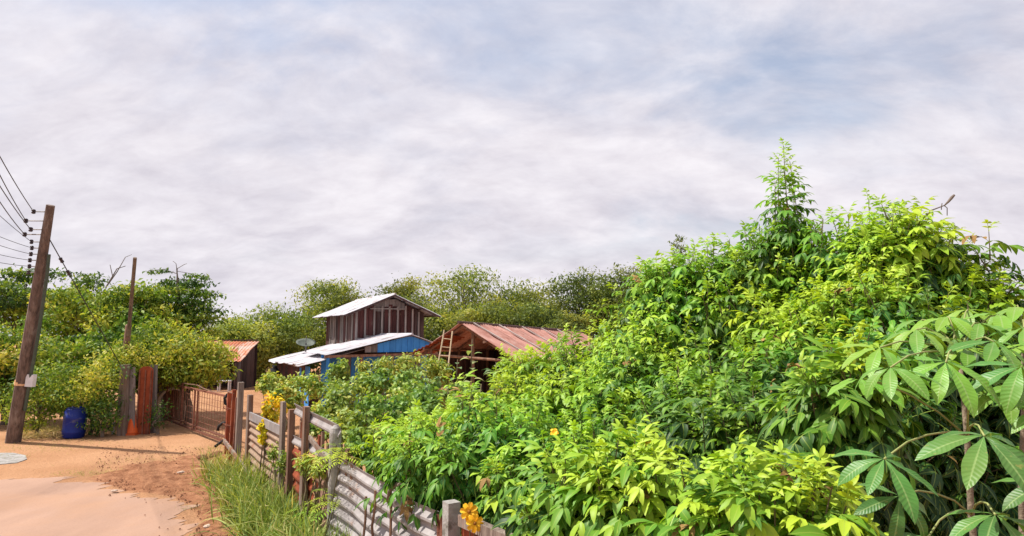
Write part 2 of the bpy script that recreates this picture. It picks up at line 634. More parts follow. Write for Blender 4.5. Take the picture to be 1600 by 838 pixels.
M['leaf_trumpet'] = leafmat('trumpet bush leaf', [(0.0, (0.013, 0.048, 0.010)), (0.35, (0.045, 0.14, 0.018)), (0.70, (0.155, 0.34, 0.026)), (1.0, (0.40, 0.55, 0.040))], 0.26, 0.50, 0.32, rib=(0.34, 0.44, 0.07), vary=0.16, vscale=1.3)  # darkest stops carry mature leaf and the painted shade of bush hollows
M['leaf_cassava'] = leafmat('cassava leaf', [(0.0, (0.045, 0.135, 0.030)), (0.5, (0.10, 0.26, 0.040)), (1.0, (0.22, 0.40, 0.035))], 0.25, 0.45, 0.5, rib=(0.30, 0.42, 0.15), veins=True, vary=0.10, vscale=5)
M['leaf_tree'] = leafmat('tree leaf', [(0.0, (0.055, 0.090, 0.028)), (0.45, (0.17, 0.22, 0.050)), (0.8, (0.32, 0.36, 0.075)), (1.0, (0.44, 0.43, 0.11))], 0.36, 0.6, 0.2, vary=0.22, vscale=0.45)
M['leaf_left'] = leafmat('roadside tree leaf', [(0.0, (0.030, 0.075, 0.020)), (0.45, (0.13, 0.22, 0.032)), (0.8, (0.34, 0.40, 0.055)), (1.0, (0.52, 0.48, 0.10))], 0.36, 0.55, 0.25, vary=0.25, vscale=0.7)
M['leaf_shrub'] = leafmat('yard shrub leaf', [(0.0, (0.06, 0.13, 0.030)), (0.45, (0.18, 0.30, 0.055)), (0.8, (0.36, 0.45, 0.085)), (1.0, (0.55, 0.52, 0.12))], 0.30, 0.5, 0.35, rib=(0.34, 0.40, 0.12), vary=0.22, vscale=1.6)
M['leaf_broad'] = leafmat('broad dull green leaf', [(0.0, (0.07, 0.14, 0.055)), (0.5, (0.16, 0.26, 0.10)), (1.0, (0.36, 0.42, 0.17))], 0.28, 0.5, 0.4, rib=(0.40, 0.44, 0.22), vary=0.12, vscale=3)
M['leaf_yellow'] = leafmat('yellow flowering weed', [(0.0, (0.16, 0.22, 0.03)), (0.5, (0.52, 0.46, 0.03)), (1.0, (0.85, 0.62, 0.03))], 0.3, 0.6, 0.2, vary=0.2, vscale=4)
M['grass_blade'] = leafmat('roadside grass blade', [(0.0, (0.085, 0.15, 0.030)), (0.45, (0.22, 0.29, 0.065)), (0.8, (0.42, 0.44, 0.13)), (1.0, (0.60, 0.47, 0.25))], 0.30, 0.6, 0.2, vary=0.3, vscale=1.6)
M['fern'] = leafmat('bright feathery weed', [(0.0, (0.12, 0.26, 0.03)), (0.5, (0.27, 0.42, 0.04)), (1.0, (0.48, 0.56, 0.05))], 0.3, 0.6, 0.2, vary=0.2, vscale=3)


def ground_mat():
    m, nt, out = nodes_of('orange dirt')
    L, N = nt.links.new, nt.nodes.new
    geo = N('ShaderNodeNewGeometry')
    atr = N('ShaderNodeAttribute')
    atr.attribute_name = 'soil'

    def nz(sc, det, ro=0.6):
        n = N('ShaderNodeTexNoise')
        n.inputs['Scale'].default_value = sc
        n.inputs['Detail'].default_value = det
        n.inputs['Roughness'].default_value = ro
        L(geo.outputs['Position'], n.inputs['Vector'])
        return n.outputs['Fac']

    def rp(f, p0, c0, p1, c1):
        r = N('ShaderNodeValToRGB')
        r.color_ramp.elements[0].position, r.color_ramp.elements[1].position = p0, p1
        r.color_ramp.elements[0].color, r.color_ramp.elements[1].color = (*c0, 1), (*c1, 1)
        L(f, r.inputs[0])
        return r.outputs[0]

    def mx(f, a, b):
        n = N('ShaderNodeMixRGB')
        L(f, n.inputs[0])
        L(a, n.inputs[1])
        L(b, n.inputs[2])
        return n.outputs[0]
    sand = rp(nz(0.7, 6), 0.3, (0.40, 0.205, 0.105), 0.7, (0.51, 0.285, 0.160))
    soil = rp(nz(5.0, 9, 0.75), 0.36, (0.20, 0.080, 0.040), 0.62, (0.42, 0.205, 0.110))
    ad = N('ShaderNodeMath')
    ad.operation = 'MULTIPLY_ADD'
    L(nz(2.2, 6, 0.7), ad.inputs[0])
    ad.inputs[1].default_value = 0.9
    ad.inputs[2].default_value = -0.45
    ad2 = N('ShaderNodeMath')
    ad2.operation = 'ADD'
    L(ad.outputs[0], ad2.inputs[0])
    L(atr.outputs['Fac'], ad2.inputs[1])
    f = rp(ad2.outputs[0], 0.35, (0, 0, 0), 0.65, (1, 1, 1))
    col = mx(f, sand, soil)
    speck = rp(nz(28, 4, 0.7), 0.60, (0, 0, 0), 0.68, (0.55, 0.55, 0.55))
    dk = N('ShaderNodeRGB')
    dk.outputs[0].default_value = (0.15, 0.065, 0.035, 1)
    col = mx(speck, col, dk.outputs[0])
    speck2 = rp(nz(41, 3, 0.7), 0.64, (0, 0, 0), 0.70, (0.6, 0.6, 0.6))
    lt = N('ShaderNodeRGB')
    lt.outputs[0].default_value = (0.50, 0.37, 0.28, 1)
    col = mx(speck2, col, lt.outputs[0])
    bs = N('ShaderNodeBsdfPrincipled')
    L(col, bs.inputs['Base Color'])
    bs.inputs['Roughness'].default_value = 0.95
    bs.inputs['Specular IOR Level'].default_value = 0.1
    bp = N('ShaderNodeBump')
    bp.inputs['Strength'].default_value = 1.0
    bp.inputs['Distance'].default_value = 0.06
    L(nz(14, 8, 0.7), bp.inputs['Height'])
    L(bp.outputs[0], bs.inputs['Normal'])
    L(bs.outputs[0], out.inputs['Surface'])
    return m


def road_mat():
    m, nt, out = nodes_of('dusty pinkish road')
    L, N = nt.links.new, nt.nodes.new
    geo = N('ShaderNodeNewGeometry')

    def nz(sc, det, ro, stretch=(1, 1, 1), rot=0):
        mp = N('ShaderNodeMapping')
        mp.inputs['Scale'].default_value = stretch
        mp.inputs['Rotation'].default_value = (0, 0, rot)
        L(geo.outputs['Position'], mp.inputs[0])
        n = N('ShaderNodeTexNoise')
        n.inputs['Scale'].default_value = sc
        n.inputs['Detail'].default_value = det
        n.inputs['Roughness'].default_value = ro
        L(mp.outputs[0], n.inputs['Vector'])
        return n.outputs['Fac']

    def rp(f, p0, c0, p1, c1):
        r = N('ShaderNodeValToRGB')
        r.color_ramp.elements[0].position, r.color_ramp.elements[1].position = p0, p1
        r.color_ramp.elements[0].color, r.color_ramp.elements[1].color = (*c0, 1), (*c1, 1)
        L(f, r.inputs[0])
        return r.outputs[0]
    a = rp(nz(0.8, 7, 0.6, (1, 0.35, 1), R(-32)), 0.3, (0.29, 0.180, 0.132), 0.7, (0.42, 0.268, 0.198))
    b = rp(nz(0.5, 5, 0.6), 0.45, (0, 0, 0), 0.7, (0.7, 0.7, 0.7))
    d = N('ShaderNodeRGB')
    d.outputs[0].default_value = (0.40, 0.225, 0.130, 1)
    mx = N('ShaderNodeMixRGB')
    L(b, mx.inputs[0])
    L(a, mx.inputs[1])
    L(d.outputs[0], mx.inputs[2])
    s = rp(nz(34, 6, 0.8), 0.52, (0, 0, 0), 0.70, (0.55, 0.55, 0.55))
    d2 = N('ShaderNodeRGB')
    d2.outputs[0].default_value = (0.20, 0.13, 0.10, 1)
    mx2 = N('ShaderNodeMixRGB')
    L(s, mx2.inputs[0])
    L(mx.outputs[0], mx2.inputs[1])
    L(d2.outputs[0], mx2.inputs[2])
    bs = N('ShaderNodeBsdfPrincipled')
    L(mx2.outputs[0], bs.inputs['Base Color'])
    bs.inputs['Roughness'].default_value = 0.9
    bs.inputs['Specular IOR Level'].default_value = 0.15
    bp = N('ShaderNodeBump')
    bp.inputs['Strength'].default_value = 0.35
    bp.inputs['Distance'].default_value = 0.01
    L(nz(40, 6, 0.7), bp.inputs['Height'])
    L(bp.outputs[0], bs.inputs['Normal'])
    L(bs.outputs[0], out.inputs['Surface'])
    return m


M['ground'] = ground_mat()
M['road'] = road_mat()


# ------------------------------------------------------------------ fence line and ground
def fence_y(px):
    return 2.55 / ((px - 800) / FPX + 0.624)


def fpt(px, z):
    y = fence_y(px)
    return Vector((2.55 - 0.624 * y, y, z))


def smooth(a, b, x):
    t = np.clip((x - a) / (b - a), 0, 1)
    return t * t * (3 - 2 * t)


road_edge = [gnd(*p) for p in ((-160, 752), (0, 750), (60, 746), (120, 748), (150, 758), (185, 770), (250, 776), (283, 792), (297, 812), (288, 838))]
road_edge = [Vector((-60, 15.0, 0)), Vector((-30, 13.5, 0))] + road_edge + [Vector((0.9 - 0.624 * y, y, 0)) for y in (7.0, 5.5, 4.0, 2.0, 0.0, -4.0, -9.0)]
RE = np.array([[p.x, p.y] for p in road_edge])


def road_dist(x, y):
    """signed distance to the road's edge, positive off the road"""
    best = np.full(x.shape, 1e9)
    sgn = np.ones(x.shape)
    for i in range(len(RE) - 1):
        a, b = RE[i], RE[i + 1]
        ab = b - a
        t = np.clip(((x - a[0]) * ab[0] + (y - a[1]) * ab[1]) / (ab @ ab), 0, 1)
        dx, dy = x - (a[0] + t * ab[0]), y - (a[1] + t * ab[1])
        d = np.hypot(dx, dy)
        cr = ab[0] * (y - a[1]) - ab[1] * (x - a[0])
        m = d < best
        best = np.where(m, d, best)
        sgn = np.where(m, np.where(cr > 0, 1.0, -1.0), sgn)
    return best * sgn


def fbm(x, y, s, oct=4):
    out = np.zeros(x.shape)
    xf, yf = x.ravel(), y.ravel()
    o = np.array([mnoise.fractal(Vector((a * s, b * s, 0)), 0.6, 2.1, oct) for a, b in zip(xf, yf)])
    return o.reshape(x.shape)


def ground_z(x, y):
    rd = road_dist(x, y)
    dip = -0.5 * smooth(20, 27, y) * smooth(-12, -8.5, x) * (1 - smooth(60, 90, y))
    return dip, rd


def gz(x, y):
    return float(ground_z(np.array([float(x)]), np.array([float(y)]))[0][0])


def make_ground():
    n = 190
    t = np.linspace(-1, 1, n)
    k = 7.0
    gx = -4.5 + 600 * np.sinh(k * t) / np.sinh(k)
    gy = 10 + 600 * np.sinh(k * t) / np.sinh(k)
    X, Y = np.meshgrid(gx, gy)
    dip, rd = ground_z(X, Y)
    near = (np.hypot(X + 4.5, Y - 10) < 16)
    bump = np.zeros(X.shape)
    bump[near] = fbm(X[near], Y[near], 2.6, 5)
    tline = X + 0.624 * Y
    verge = smooth(-0.7, 0.7, X + 7.5 - 0.46 * (Y - 11.9) + 0.5 * bump) * (1 - smooth(2.5, 2.9, tline)) * (1 - smooth(13.6, 14.6, Y))
    verge = np.clip(verge, 0, 1) * smooth(0.0, 0.3, rd)
    Z = dip - 0.004 + np.clip(smooth(0.03, 0.5, rd), 0, 1) * (bump * (0.010 + 0.075 * verge) + 0.035 * verge)
    Z = np.where(rd < 0.02, -0.006, Z)
    soil = np.clip(verge * 0.85 + 0.25 * smooth(2.4, 3.2, tline) + 0.15, 0, 1)
    V = np.stack([X, Y, Z], -1).reshape(-1, 3)
    idx = np.arange(n * n).reshape(n, n)
    F = np.stack([idx[:-1, :-1], idx[:-1, 1:], idx[1:, 1:], idx[1:, :-1]], -1).reshape(-1, 4)
    me = bpy.data.meshes.new('ground')
    me.from_pydata(V.tolist(), [], F.tolist())
    me.polygons.foreach_set('use_smooth', [True] * len(me.polygons))
    a = me.attributes.new('soil', 'FLOAT', 'POINT')
    a.data.foreach_set('value', soil.ravel().astype(np.float32))
    tag(link(me, 'ground', M['ground']), kind='structure')


make_ground()


def make_road():
    pts = []
    for i in range(len(RE) - 1):
        a, b = RE[i], RE[i + 1]
        L_ = np.hypot(*(b - a))
        m = max(2, int(L_ / 0.07)) if L_ < 8 else max(2, int(L_ / 2))
        for j in range(m):
            p = a + (b - a) * j / m
            w = 0.22 * mnoise.fractal(Vector((p[0] * 2.2, p[1] * 2.2, 3)), 0.35, 2.1, 6)
            pts.append((p[0] + w, p[1] + w, 0.0))
    pts.append((RE[-1][0], RE[-1][1], 0))
    pts += [(-60, -9, 0)]
    mb = MB()
    mb.add(pts, [tuple(range(len(pts)))])
    o = mb.build('road', M['road'])
    tag(o, kind='structure')


make_road()
mb = MB()
sl = [gnd(-60, 709), gnd(20, 708), gnd(40, 712), gnd(42, 718), gnd(25, 724), gnd(-60, 730)]
mb.add([p + Vector((0, 0, 0.008)) for p in sl] + [p - Vector((0, 0, 0.02)) for p in sl],
       [tuple(reversed(range(6)))] + [(i, (i + 1) % 6, 6 + (i + 1) % 6, 6 + i) for i in range(6)])
tag(mb.build('concrete_slab', M['concrete']), kind='structure')

# ------------------------------------------------------------------ wooden house
HG = Vector((0.866, 0.5, 0))
HS = Vector((-0.5, 0.866, 0))
HN = Vector((-7.32, 30.0, 0))
HW, HL = 3.44, 5.4


def hp(g, s, z):
    """house frame: g along the gable from its near corner, s back along the side"""
    return HN + HG * g + HS * s + Vector((0, 0, z))


house = thing('wooden_house', hp(HW / 2, 0, gz(-6, 30)), 'two storey house of dark planks with white metal roofs and blue lower walls', 'house')
RIDGE_Z, EAVE_Z, FLOOR_Z = 4.45, 3.46, 1.95
EO, FO, BO = 0.62, 0.55, 0.45  # overhangs: eave, front, back


def roof_z(g):
    return RIDGE_Z - abs(g - HW / 2) * (RIDGE_Z - EAVE_Z) / (HW / 2 + EO)


def plank(g0, g1, s0, s1, z0, za, zb, name, mat, t=0.03, face='g', parent=house):
    """upright board on the gable (face g) or on the side wall (face s)"""
    m = MB()
    if face == 'g':
        q = lambda s: [hp(g0, s, z0), hp(g1, s, z0), hp(g1, s, zb), hp(g0, s, za)]
        m.hexa(q(s0), q(s0 + t))
    else:
        q = lambda g: [hp(g, s0, z0), hp(g, s1, z0), hp(g, s1, zb), hp(g, s0, za)]
        m.hexa(q(g0), q(g0 + t))
    return m.build(name, mat, parent)


# gable wall: dark red panels between pale battens, a boarded shutter in the middle
edges = [0.0, 0.42, 0.86, 1.24, 1.60, 2.02, 2.42, 2.78, 3.10, HW]
for i in range(len(edges) - 1):
    a, b = edges[i], edges[i + 1]
    n = 2
    for k in range(n):
        x0, x1 = a + (b - a) * k / n + 0.008, a + (b - a) * (k + 1) / n - 0.008
        dz = random.uniform(-0.03, 0.03)
        up = 0.10
        if 0.86 <= (x0 + x1) / 2 <= 2.42:
            top = min(roof_z(x0), roof_z(x1)) - up - 0.3
        else:
            top = None
        za, zb = (roof_z(x0) - up, roof_z(x1) - up) if top is None else (top, top)
        plank(x0, x1, random.uniform(0, 0.02), 0, FLOOR_Z - 0.1 + dz, za, zb, 'plank', M['red_plank'] if random.random() < 0.75 else M['dark_plank'])
for g0, g1 in ((0.86, 1.40), (1.40, 1.95), (1.95, 2.42)):
    top = [roof_z(g0) - 0.09, roof_z(g1) - 0.09]
    plank(g0 + 0.005, g1 - 0.005, 0.005, 0, min(roof_z(g0), roof_z(g1)) - 0.42, top[0], top[1], 'gable_board', M['grey_board'])
for g in edges[:-1]:
    w = 0.085 if g not in (0.0,) else 0.10
    z1 = roof_z(g + w) - 0.14 if not 0.8 < g < 2.4 else min(roof_z(g + w) - 0.14, 3.92)
    plank(g, g + w, -0.035, 0, FLOOR_Z - 0.05 + random.uniform(-0.02, 0.25), z1 - random.uniform(0, 0.06), z1, 'batten', M['batten'], 0.03)
m = MB()
m.bar(hp(0.7, -0.05, 3.78), hp(2.5, -0.05, 3.80), 0.06, 0.04)
m.build('crosspiece', M['batten'], house)
m = MB()
m.bar(hp(0.4, -0.06, 2.42), hp(1.6, -0.06, 2.40), 0.2, 0.03)
m.build('crosspiece', M['grey_board'], house)
# patched lower boards near the corner
for g0, g1, z0, z1 in ((-0.02, 0.34, 1.9, 2.42), (0.36, 0.62, 1.95, 2.36), (0.64, 1.1, 2.0, 2.30)):
    plank(g0, g1, -0.075, 0, z0, z1, z1 - 0.03, 'patch_board', M['grey_board'], 0.025)
# side wall boards
ns = 16
for k in range(ns):
    s0, s1 = HL * k / ns + 0.02, HL * (k + 1) / ns - 0.012
    zt = roof_z(0) - 0.10
    plank(random.uniform(-0.012, 0.012), 0, s0, s1, FLOOR_Z - 0.1 + random.uniform(-0.05, 0.05), zt, zt, 'plank', random.choice([M['dark_plank'], M['dark_plank'], M['grey_board'], M['red_plank']]), face='s')
    if k % 3 == 1:
        plank(-0.04, 0, s0 - 0.03, s0 + 0.05, FLOOR_Z, zt - 0.05, zt - 0.05, 'batten', M['batten'], face='s')
# far walls, closed so that no light falls through
m = MB()
m.hexa([hp(HW - 0.03, 0.05, 0.0), hp(HW, 0.05, 0.0), hp(HW, 0.05, roof_z(HW) - 0.1), hp(HW - 0.03, 0.05, roof_z(HW) - 0.1)],
       [hp(HW - 0.03, HL, 0.0), hp(HW, HL, 0.0), hp(HW, HL, roof_z(HW) - 0.1), hp(HW - 0.03, HL, roof_z(HW) - 0.1)])
m.build('side_wall', M['dark_plank'], house)
m = MB()
m.add([hp(0.04, HL, 0), hp(HW - 0.04, HL, 0), hp(HW - 0.04, HL, roof_z(HW) - 0.12), hp(HW / 2, HL, RIDGE_Z - 0.12), hp(0.04, HL, roof_z(0) - 0.12),
       hp(0.04, HL + .03, 0), hp(HW - 0.04, HL + .03, 0), hp(HW - 0.04, HL + .03, roof_z(HW) - 0.12), hp(HW / 2, HL + .03, RIDGE_Z - 0.12), hp(0.04, HL + .03, roof_z(0) - 0.12)],
      [(0, 1, 2, 3, 4), (9, 8, 7, 6, 5), (0, 5, 6, 1), (1, 6, 7, 2), (2, 7, 8, 3), (3, 8, 9, 4), (4, 9, 5, 0)])
m.build('rear_wall', M['dark_plank'], house)
m = MB()
m.hexa([hp(0.03, 0.05, FLOOR_Z - 0.12), hp(HW - .05, 0.05, FLOOR_Z - 0.12), hp(HW - .05, 0.05, FLOOR_Z - 0.05), hp(0.03, 0.05, FLOOR_Z - 0.05)],
       [hp(0.03, HL - .05, FLOOR_Z - 0.12), hp(HW - .05, HL - .05, FLOOR_Z - 0.12), hp(HW - .05, HL - .05, FLOOR_Z - 0.05), hp(0.03, HL - .05, FLOOR_Z - 0.05)])
m.build('upper_floor', M['dark_plank'], house)


def roof_sheets(parent, ridge0, along, length, down, dlen, n, mat, pitch, amp, name='roof_sheet', wob=0.02, jitter=0.03, lift=0.012):
    """a slope of overlapping sheets, each one an object"""
    along, down = Vector(along).normalized(), Vector(down).normalized()
    N = along.cross(down)
    if N.z < 0:
        N = -N
    w = length / n
    for k in range(n):
        o = Vector(ridge0) + along * (w * k - 0.04) + N * (lift * (k % 2)) + down * random.uniform(0, jitter)
        m = MB()
        U, V = along, down
        if U.cross(V).z < 0:
            o2 = o + U * (w + 0.08)
            U = -U
            o = o2
        m.sheet(o, U, V, w + 0.08, dlen + random.uniform(-jitter, jitter * 2), pitch, amp, 0.006, 4, wob)
        m.build(name, mat, parent, smooth=False)


slope_dn = (RIDGE_Z - EAVE_Z) / (HW / 2 + EO)
dl = math.hypot(HW / 2 + EO, RIDGE_Z - EAVE_Z)
dnL = (-HG * (HW / 2 + EO) + Vector((0, 0, EAVE_Z - RIDGE_Z)))
dnR = (HG * (HW / 2 + EO) + Vector((0, 0, EAVE_Z - RIDGE_Z)))
roof_sheets(house, hp(HW / 2, -FO, RIDGE_Z + 0.02), HS, HL + FO + BO, dnL, dl, 8, M['white_roof'], 0.13, 0.016)
roof_sheets(house, hp(HW / 2, -FO, RIDGE_Z + 0.02), HS, HL + FO + BO, dnR, dl, 8, M['white_roof'], 0.13, 0.016)
m = MB()
m.tube([hp(HW / 2, -FO - 0.05, RIDGE_Z + 0.03), hp(HW / 2, HL + BO, RIDGE_Z + 0.03)], 0.05, 8)
m.build('ridge_cap', M['white_roof'], house)
for sgn in (-1, 1):
    m = MB()
    e = hp(HW / 2 + sgn * (HW / 2 + EO), -FO - 0.02, EAVE_Z - 0.045)
    m.bar(hp(HW / 2, -FO - 0.02, RIDGE_Z - 0.045), e, 0.09, 0.025, side=(0, 0, 1))
    m.build('barge_board', M['dark_plank'], house)
    for q in (0.25, 0.6, 0.93):
        gg = HW / 2 + sgn * (HW / 2 + EO) * q
        m = MB()
        m.bar(hp(gg, -FO + 0.03, roof_z(gg) - 0.05), hp(gg, HL + BO - 0.1, roof_z(gg) - 0.05), 0.06, 0.05)
        m.build('purlin', M['dark_plank'], house)

# lower front roof, its gable about four metres in front of the upper one
AR_G, AR_Z, AE_G, AE_Z = 1.21, 2.56, -2.29, 1.77
A_S0 = -4.15
dnA = (HG * (AE_G - AR_G) + Vector((0, 0, AE_Z - AR_Z)))
roof_sheets(house, hp(AR_G, A_S0, AR_Z), HS, 4.12, dnA, dnA.length, 5, M['white_roof'], 0.13, 0.014, 'lower_roof_sheet')
dnA2 = HG * 1.25 + Vector((0, 0, -0.42))
roof_sheets(house, hp(AR_G, A_S0, AR_Z), HS, 4.12, dnA2, dnA2.length, 5, M['white_roof'], 0.13, 0.014, 'lower_roof_sheet')
m = MB()
m.tube([hp(AR_G, A_S0 - 0.05, AR_Z + 0.01), hp(AR_G, -0.06, AR_Z + 0.01)], 0.05, 8)
m.build('ridge_cap', M['white_roof'], house)
# lean-to roof along the side
B_TG, B_TZ, B_EG, B_EZ = -0.03, 2.12, -3.15, 1.36
dnB = (HG * (B_EG - B_TG) + Vector((0, 0, B_EZ - B_TZ)))
roof_sheets(house, hp(B_TG, -3.55, B_TZ - 0.02), HS, 7.2, dnB, dnB.length, 9, M['white_roof'], 0.13, 0.014, 'lean_to_sheet', wob=0.04, jitter=0.08)
m = MB()
m.bar(hp(B_EG + 0.05, -3.5, B_EZ - 0.06), hp(B_EG + 0.05, 3.6, B_EZ - 0.06), 0.08, 0.05)
m.build('eave_beam', M['brown_wood'], house)
m = MB()
m.bar(hp(AE_G - 0.1, A_S0 + 0.02, AE_Z - 0.08), hp(AR_G + 1.2, A_S0 + 0.02, AE_Z - 0.02), 0.10, 0.06)
m.build('front_beam', M['brown_wood'], house)
for g in (AE_G + 0.05, -0.9, 0.4, 2.3):
    m = MB()
    m.bar(hp(g, A_S0 + 0.06, -0.55), hp(g, A_S0 + 0.06, AE_Z - 0.1), 0.11, 0.11)
    m.build('porch_post', M['blue_paint'] if g < -2 else M['brown_wood'], house)
# blue gable boards above the beam and blue wall behind the porch
for k in range(12):
    g0 = -0.75 + k * 0.26
    g1 = g0 + 0.25
    zt = lambda g: (AR_Z - 0.06 - (AR_G - g) * 0.2257 if g < AR_G else AR_Z - 0.06 - (g - AR_G) * 0.336)
    if g1 > 2.35:
        break
    plank(g0, g1, A_S0 + 0.10 + random.uniform(0, 0.012), 0, AE_Z + 0.06, max(zt(g0), AE_Z + 0.08), max(zt(g1), AE_Z + 0.08), 'blue_board', M['grey_board'] if k < 2 else M['blue_paint'])
for k in range(15):
    g0 = -2.2 + k * 0.31
    mt = M['blue_paint'] if k % 5 != 3 else M['grey_board']
    plank(g0, g0 + 0.30, A_S0 + 1.3 + random.uniform(0, 0.015), 0, gz(-6, 26), 1.72, 1.72, 'blue_board', mt)
for k in range(20):
    s0 = -3.4 + k * 0.35
    plank(B_EG + 0.35, 0, s0, s0 + 0.34, -0.55, 1.28, 1.28, 'plank', M['blue_paint'] if k in (0, 1, 4) else random.choice([M['dark_plank'], M['red_plank']]), face='s')
m = MB()
c = Vector((0, 0, 0))
dish_c = at(478, 536, 31.0)
dish = thing('satellite_dish', Vector((dish_c.x, dish_c.y, gz(dish_c.x, dish_c.y))), 'grey satellite dish beside the white lean-to roof of the house', 'satellite dish')
ax = Vector((0.15, -0.35, 0.9))
m.lathe(dish_c - ax.normalized() * 0.1, [(0.03, 0.0), (0.2, 0.025), (0.36, 0.08), (0.46, 0.14), (0.465, 0.143), (0.36, 0.088), (0.2, 0.033), (0.03, 0.008)], 22, ax)
m.build('reflector', M['grey_dish'], dish, smooth=True)
m = MB()
m.tube([Vector((dish_c.x, dish_c.y, gz(dish_c.x, dish_c.y) - .05)), dish_c], 0.04, 8)
m.build('mast', M['steel'], dish)
m = MB()
m.tube([dish_c, dish_c + ax.normalized() * 0.35], 0.015, 6)
m.build('feed_arm', M['steel'], dish)

# ------------------------------------------------------------------ open shed with a rusty roof
R0 = at(722, 505, 19.0)
R1 = at(908, 519, 27.0)
SD = Vector((R1.x - R0.x, R1.y - R0.y, 0)).normalized()
SGv = Vector((SD.y, -SD.x, 0))
SLEN = (Vector((R1.x, R1.y, 0)) - Vector((R0.x, R0.y, 0))).length
RZ = (R0.z + R1.z) / 2
shed = thing('open_shed', Vector((R0.x, R0.y, gz(R0.x, R0.y))) + SD * SLEN / 2, 'open pole shed with a rusty corrugated gable roof beyond the bushes', 'shed')


def sp_(g, s, z):
    return Vector((R0.x, R0.y, 0)) + SGv * g + SD * s + Vector((0, 0, z))


SLR, SLL = 0.55, 0.59
dnr = SGv * 2.7 + Vector((0, 0, -2.7 * SLR))
dnl = -SGv * 1.5 + Vector((0, 0, -1.5 * SLL))
ridge_dir = (R1 - R0)
roof_sheets(shed, R0 - SD * 0.1, ridge_dir, ridge_dir.length + 0.1, dnr, dnr.length, 11, M['rust_roof'], 0.15, 0.018, wob=0.05, jitter=0.08)
roof_sheets(shed, R0 - SD * 0.1, ridge_dir, ridge_dir.length + 0.1, dnl, dnl.length, 11, M['rust_roof'], 0.15, 0.018, wob=0.05, jitter=0.08)
for s, k in ((0.55, 0.1), (2.1, 0.25), (3.7, 0.1), (5.2, 0.3), (6.6, 0.1)):
    m = MB()
    a = R0 + ridge_dir.normalized() * s + dnr * 0.02 + Vector((0, 0, 0.06))
    b = R0 + ridge_dir.normalized() * (s + 0.35) + dnr * 0.72 + Vector((0, 0, 0.06))
    m.bar(a, b, 0.06, 0.03, side=SD)
    m.build('roof_lath', M['pale_lath'], shed)
m = MB()
m.tube(rough_pts(R0 - SD * 0.2 + Vector((0, 0, 0.02)), R1 + Vector((0, 0, 0.02)), 6, 0.03), 0.045, 7)
m.build('ridge_pole', M['dark_plank'], shed)
for s in (0.05, 1.6, 3.4, 5.2, 7.0, SLEN - 0.2):
    zr = R0.z + (R1.z - R0.z) * s / SLEN
    for sg, ln, sl_ in ((1, 2.5, SLR), (-1, 1.4, SLL)):
        m = MB()
        m.tube([sp_(0, s, zr - 0.09), sp_(sg * ln, s, zr - 0.09 - ln * sl_)], 0.04, 6)
        m.build('rafter', M['brown_wood'], shed)
    for g in (-1.15, 0.35, 2.3):
        if g == 0.35 and s not in (0.05, 3.4):
            continue
        zt = zr - 0.1 - abs(g) * (SLR if g > 0 else SLL)
        m = MB()
        m.tube(rough_pts(sp_(g, s, gz(0, 20) - 0.35), sp_(g, s, zt), 5, 0.04), [0.065, 0.06, 0.06, 0.055, 0.055, 0.05], 7)
        m.build('post', M['brown_wood'], shed)
for g in (-1.2, 0.9, 2.35):
    m = MB()
    sl_ = SLR if g > 0 else SLL
    m.tube([sp_(g, -0.25, R0.z - 0.06 - abs(g) * sl_), sp_(g, SLEN, R1.z - 0.06 - abs(g) * sl_)], 0.035, 6)
    m.build('purlin', M['brown_wood'], shed)
m = MB()
m.tube([sp_(-1.5, 0.03, 1.95), sp_(2.5, 0.03, 1.75)], 0.045, 6)
m.build('tie_beam', M['brown_wood'], shed)
# torn loose sheets hanging at the near gable
for a, b, c_, d_ in ((-1.7, -0.3, 1.55, 2.12),):
    m = MB()
    m.sheet(sp_(a, -0.25, c_ + 0.42), SGv + Vector((0, 0, 0.42)), SD * 0.9 + Vector((0, 0, -0.08)), 1.5, 0.9, 0.15, 0.018, 0.005, 3, 0.05)
    m.build('loose_sheet', M['rust_red'], shed)
for k in range(22):  # side and rear boards of the open shed, added to darken its inside
    s0 = 1.2 + k * 0.36
    if s0 > SLEN - 0.4:
        break
    m = MB()
    m.bar(sp_(2.45, s0 + 0.17, -0.5), sp_(2.45, s0 + 0.17, 1.3), 0.34, 0.03, side=SD)
    m.build('wall_board', M['dark_plank'], shed)
for k in range(12):
    g0 = -1.2 + k * 0.3
    m = MB()
    m.bar(sp_(g0, SLEN - 0.3, -0.5), sp_(g0, SLEN - 0.3, 2.4 - abs(g0) * 0.55), 0.29, 0.03, side=SGv)
    m.build('wall_board', M['dark_plank'], shed)
for k in range(24):
    s0 = 1.0 + k * 0.36
    if s0 > SLEN - 0.4:
        break
    m = MB()
    m.bar(sp_(-1.2, s0 + 0.17, -0.5), sp_(-1.2, s0 + 0.17, 2.0), 0.34, 0.03, side=SD)
    m.build('wall_board', M['dark_plank'], shed)

lad = thing('ladder', at(684, 602, 18.4), 'pale bamboo ladder leaning at the open gable of the rusty shed', 'ladder')
la0, la1 = at(679, 606, 18.2), at(694, 516, 18.9)
lb0, lb1 = at(696, 606, 18.2), at(707, 518, 18.9)
for a, b in ((la0, la1), (lb0, lb1)):
    m = MB()
    m.tube(rough_pts(a, b, 4, 0.02), 0.022, 7)
    m.build('rail', M['bamboo'], lad)
for t in (0.1, 0.25, 0.4, 0.55, 0.7, 0.85):
    m = MB()
    m.tube([la0.lerp(la1, t), lb0.lerp(lb1, t)], 0.016, 6)
    m.build('rung', M['bamboo'], lad)

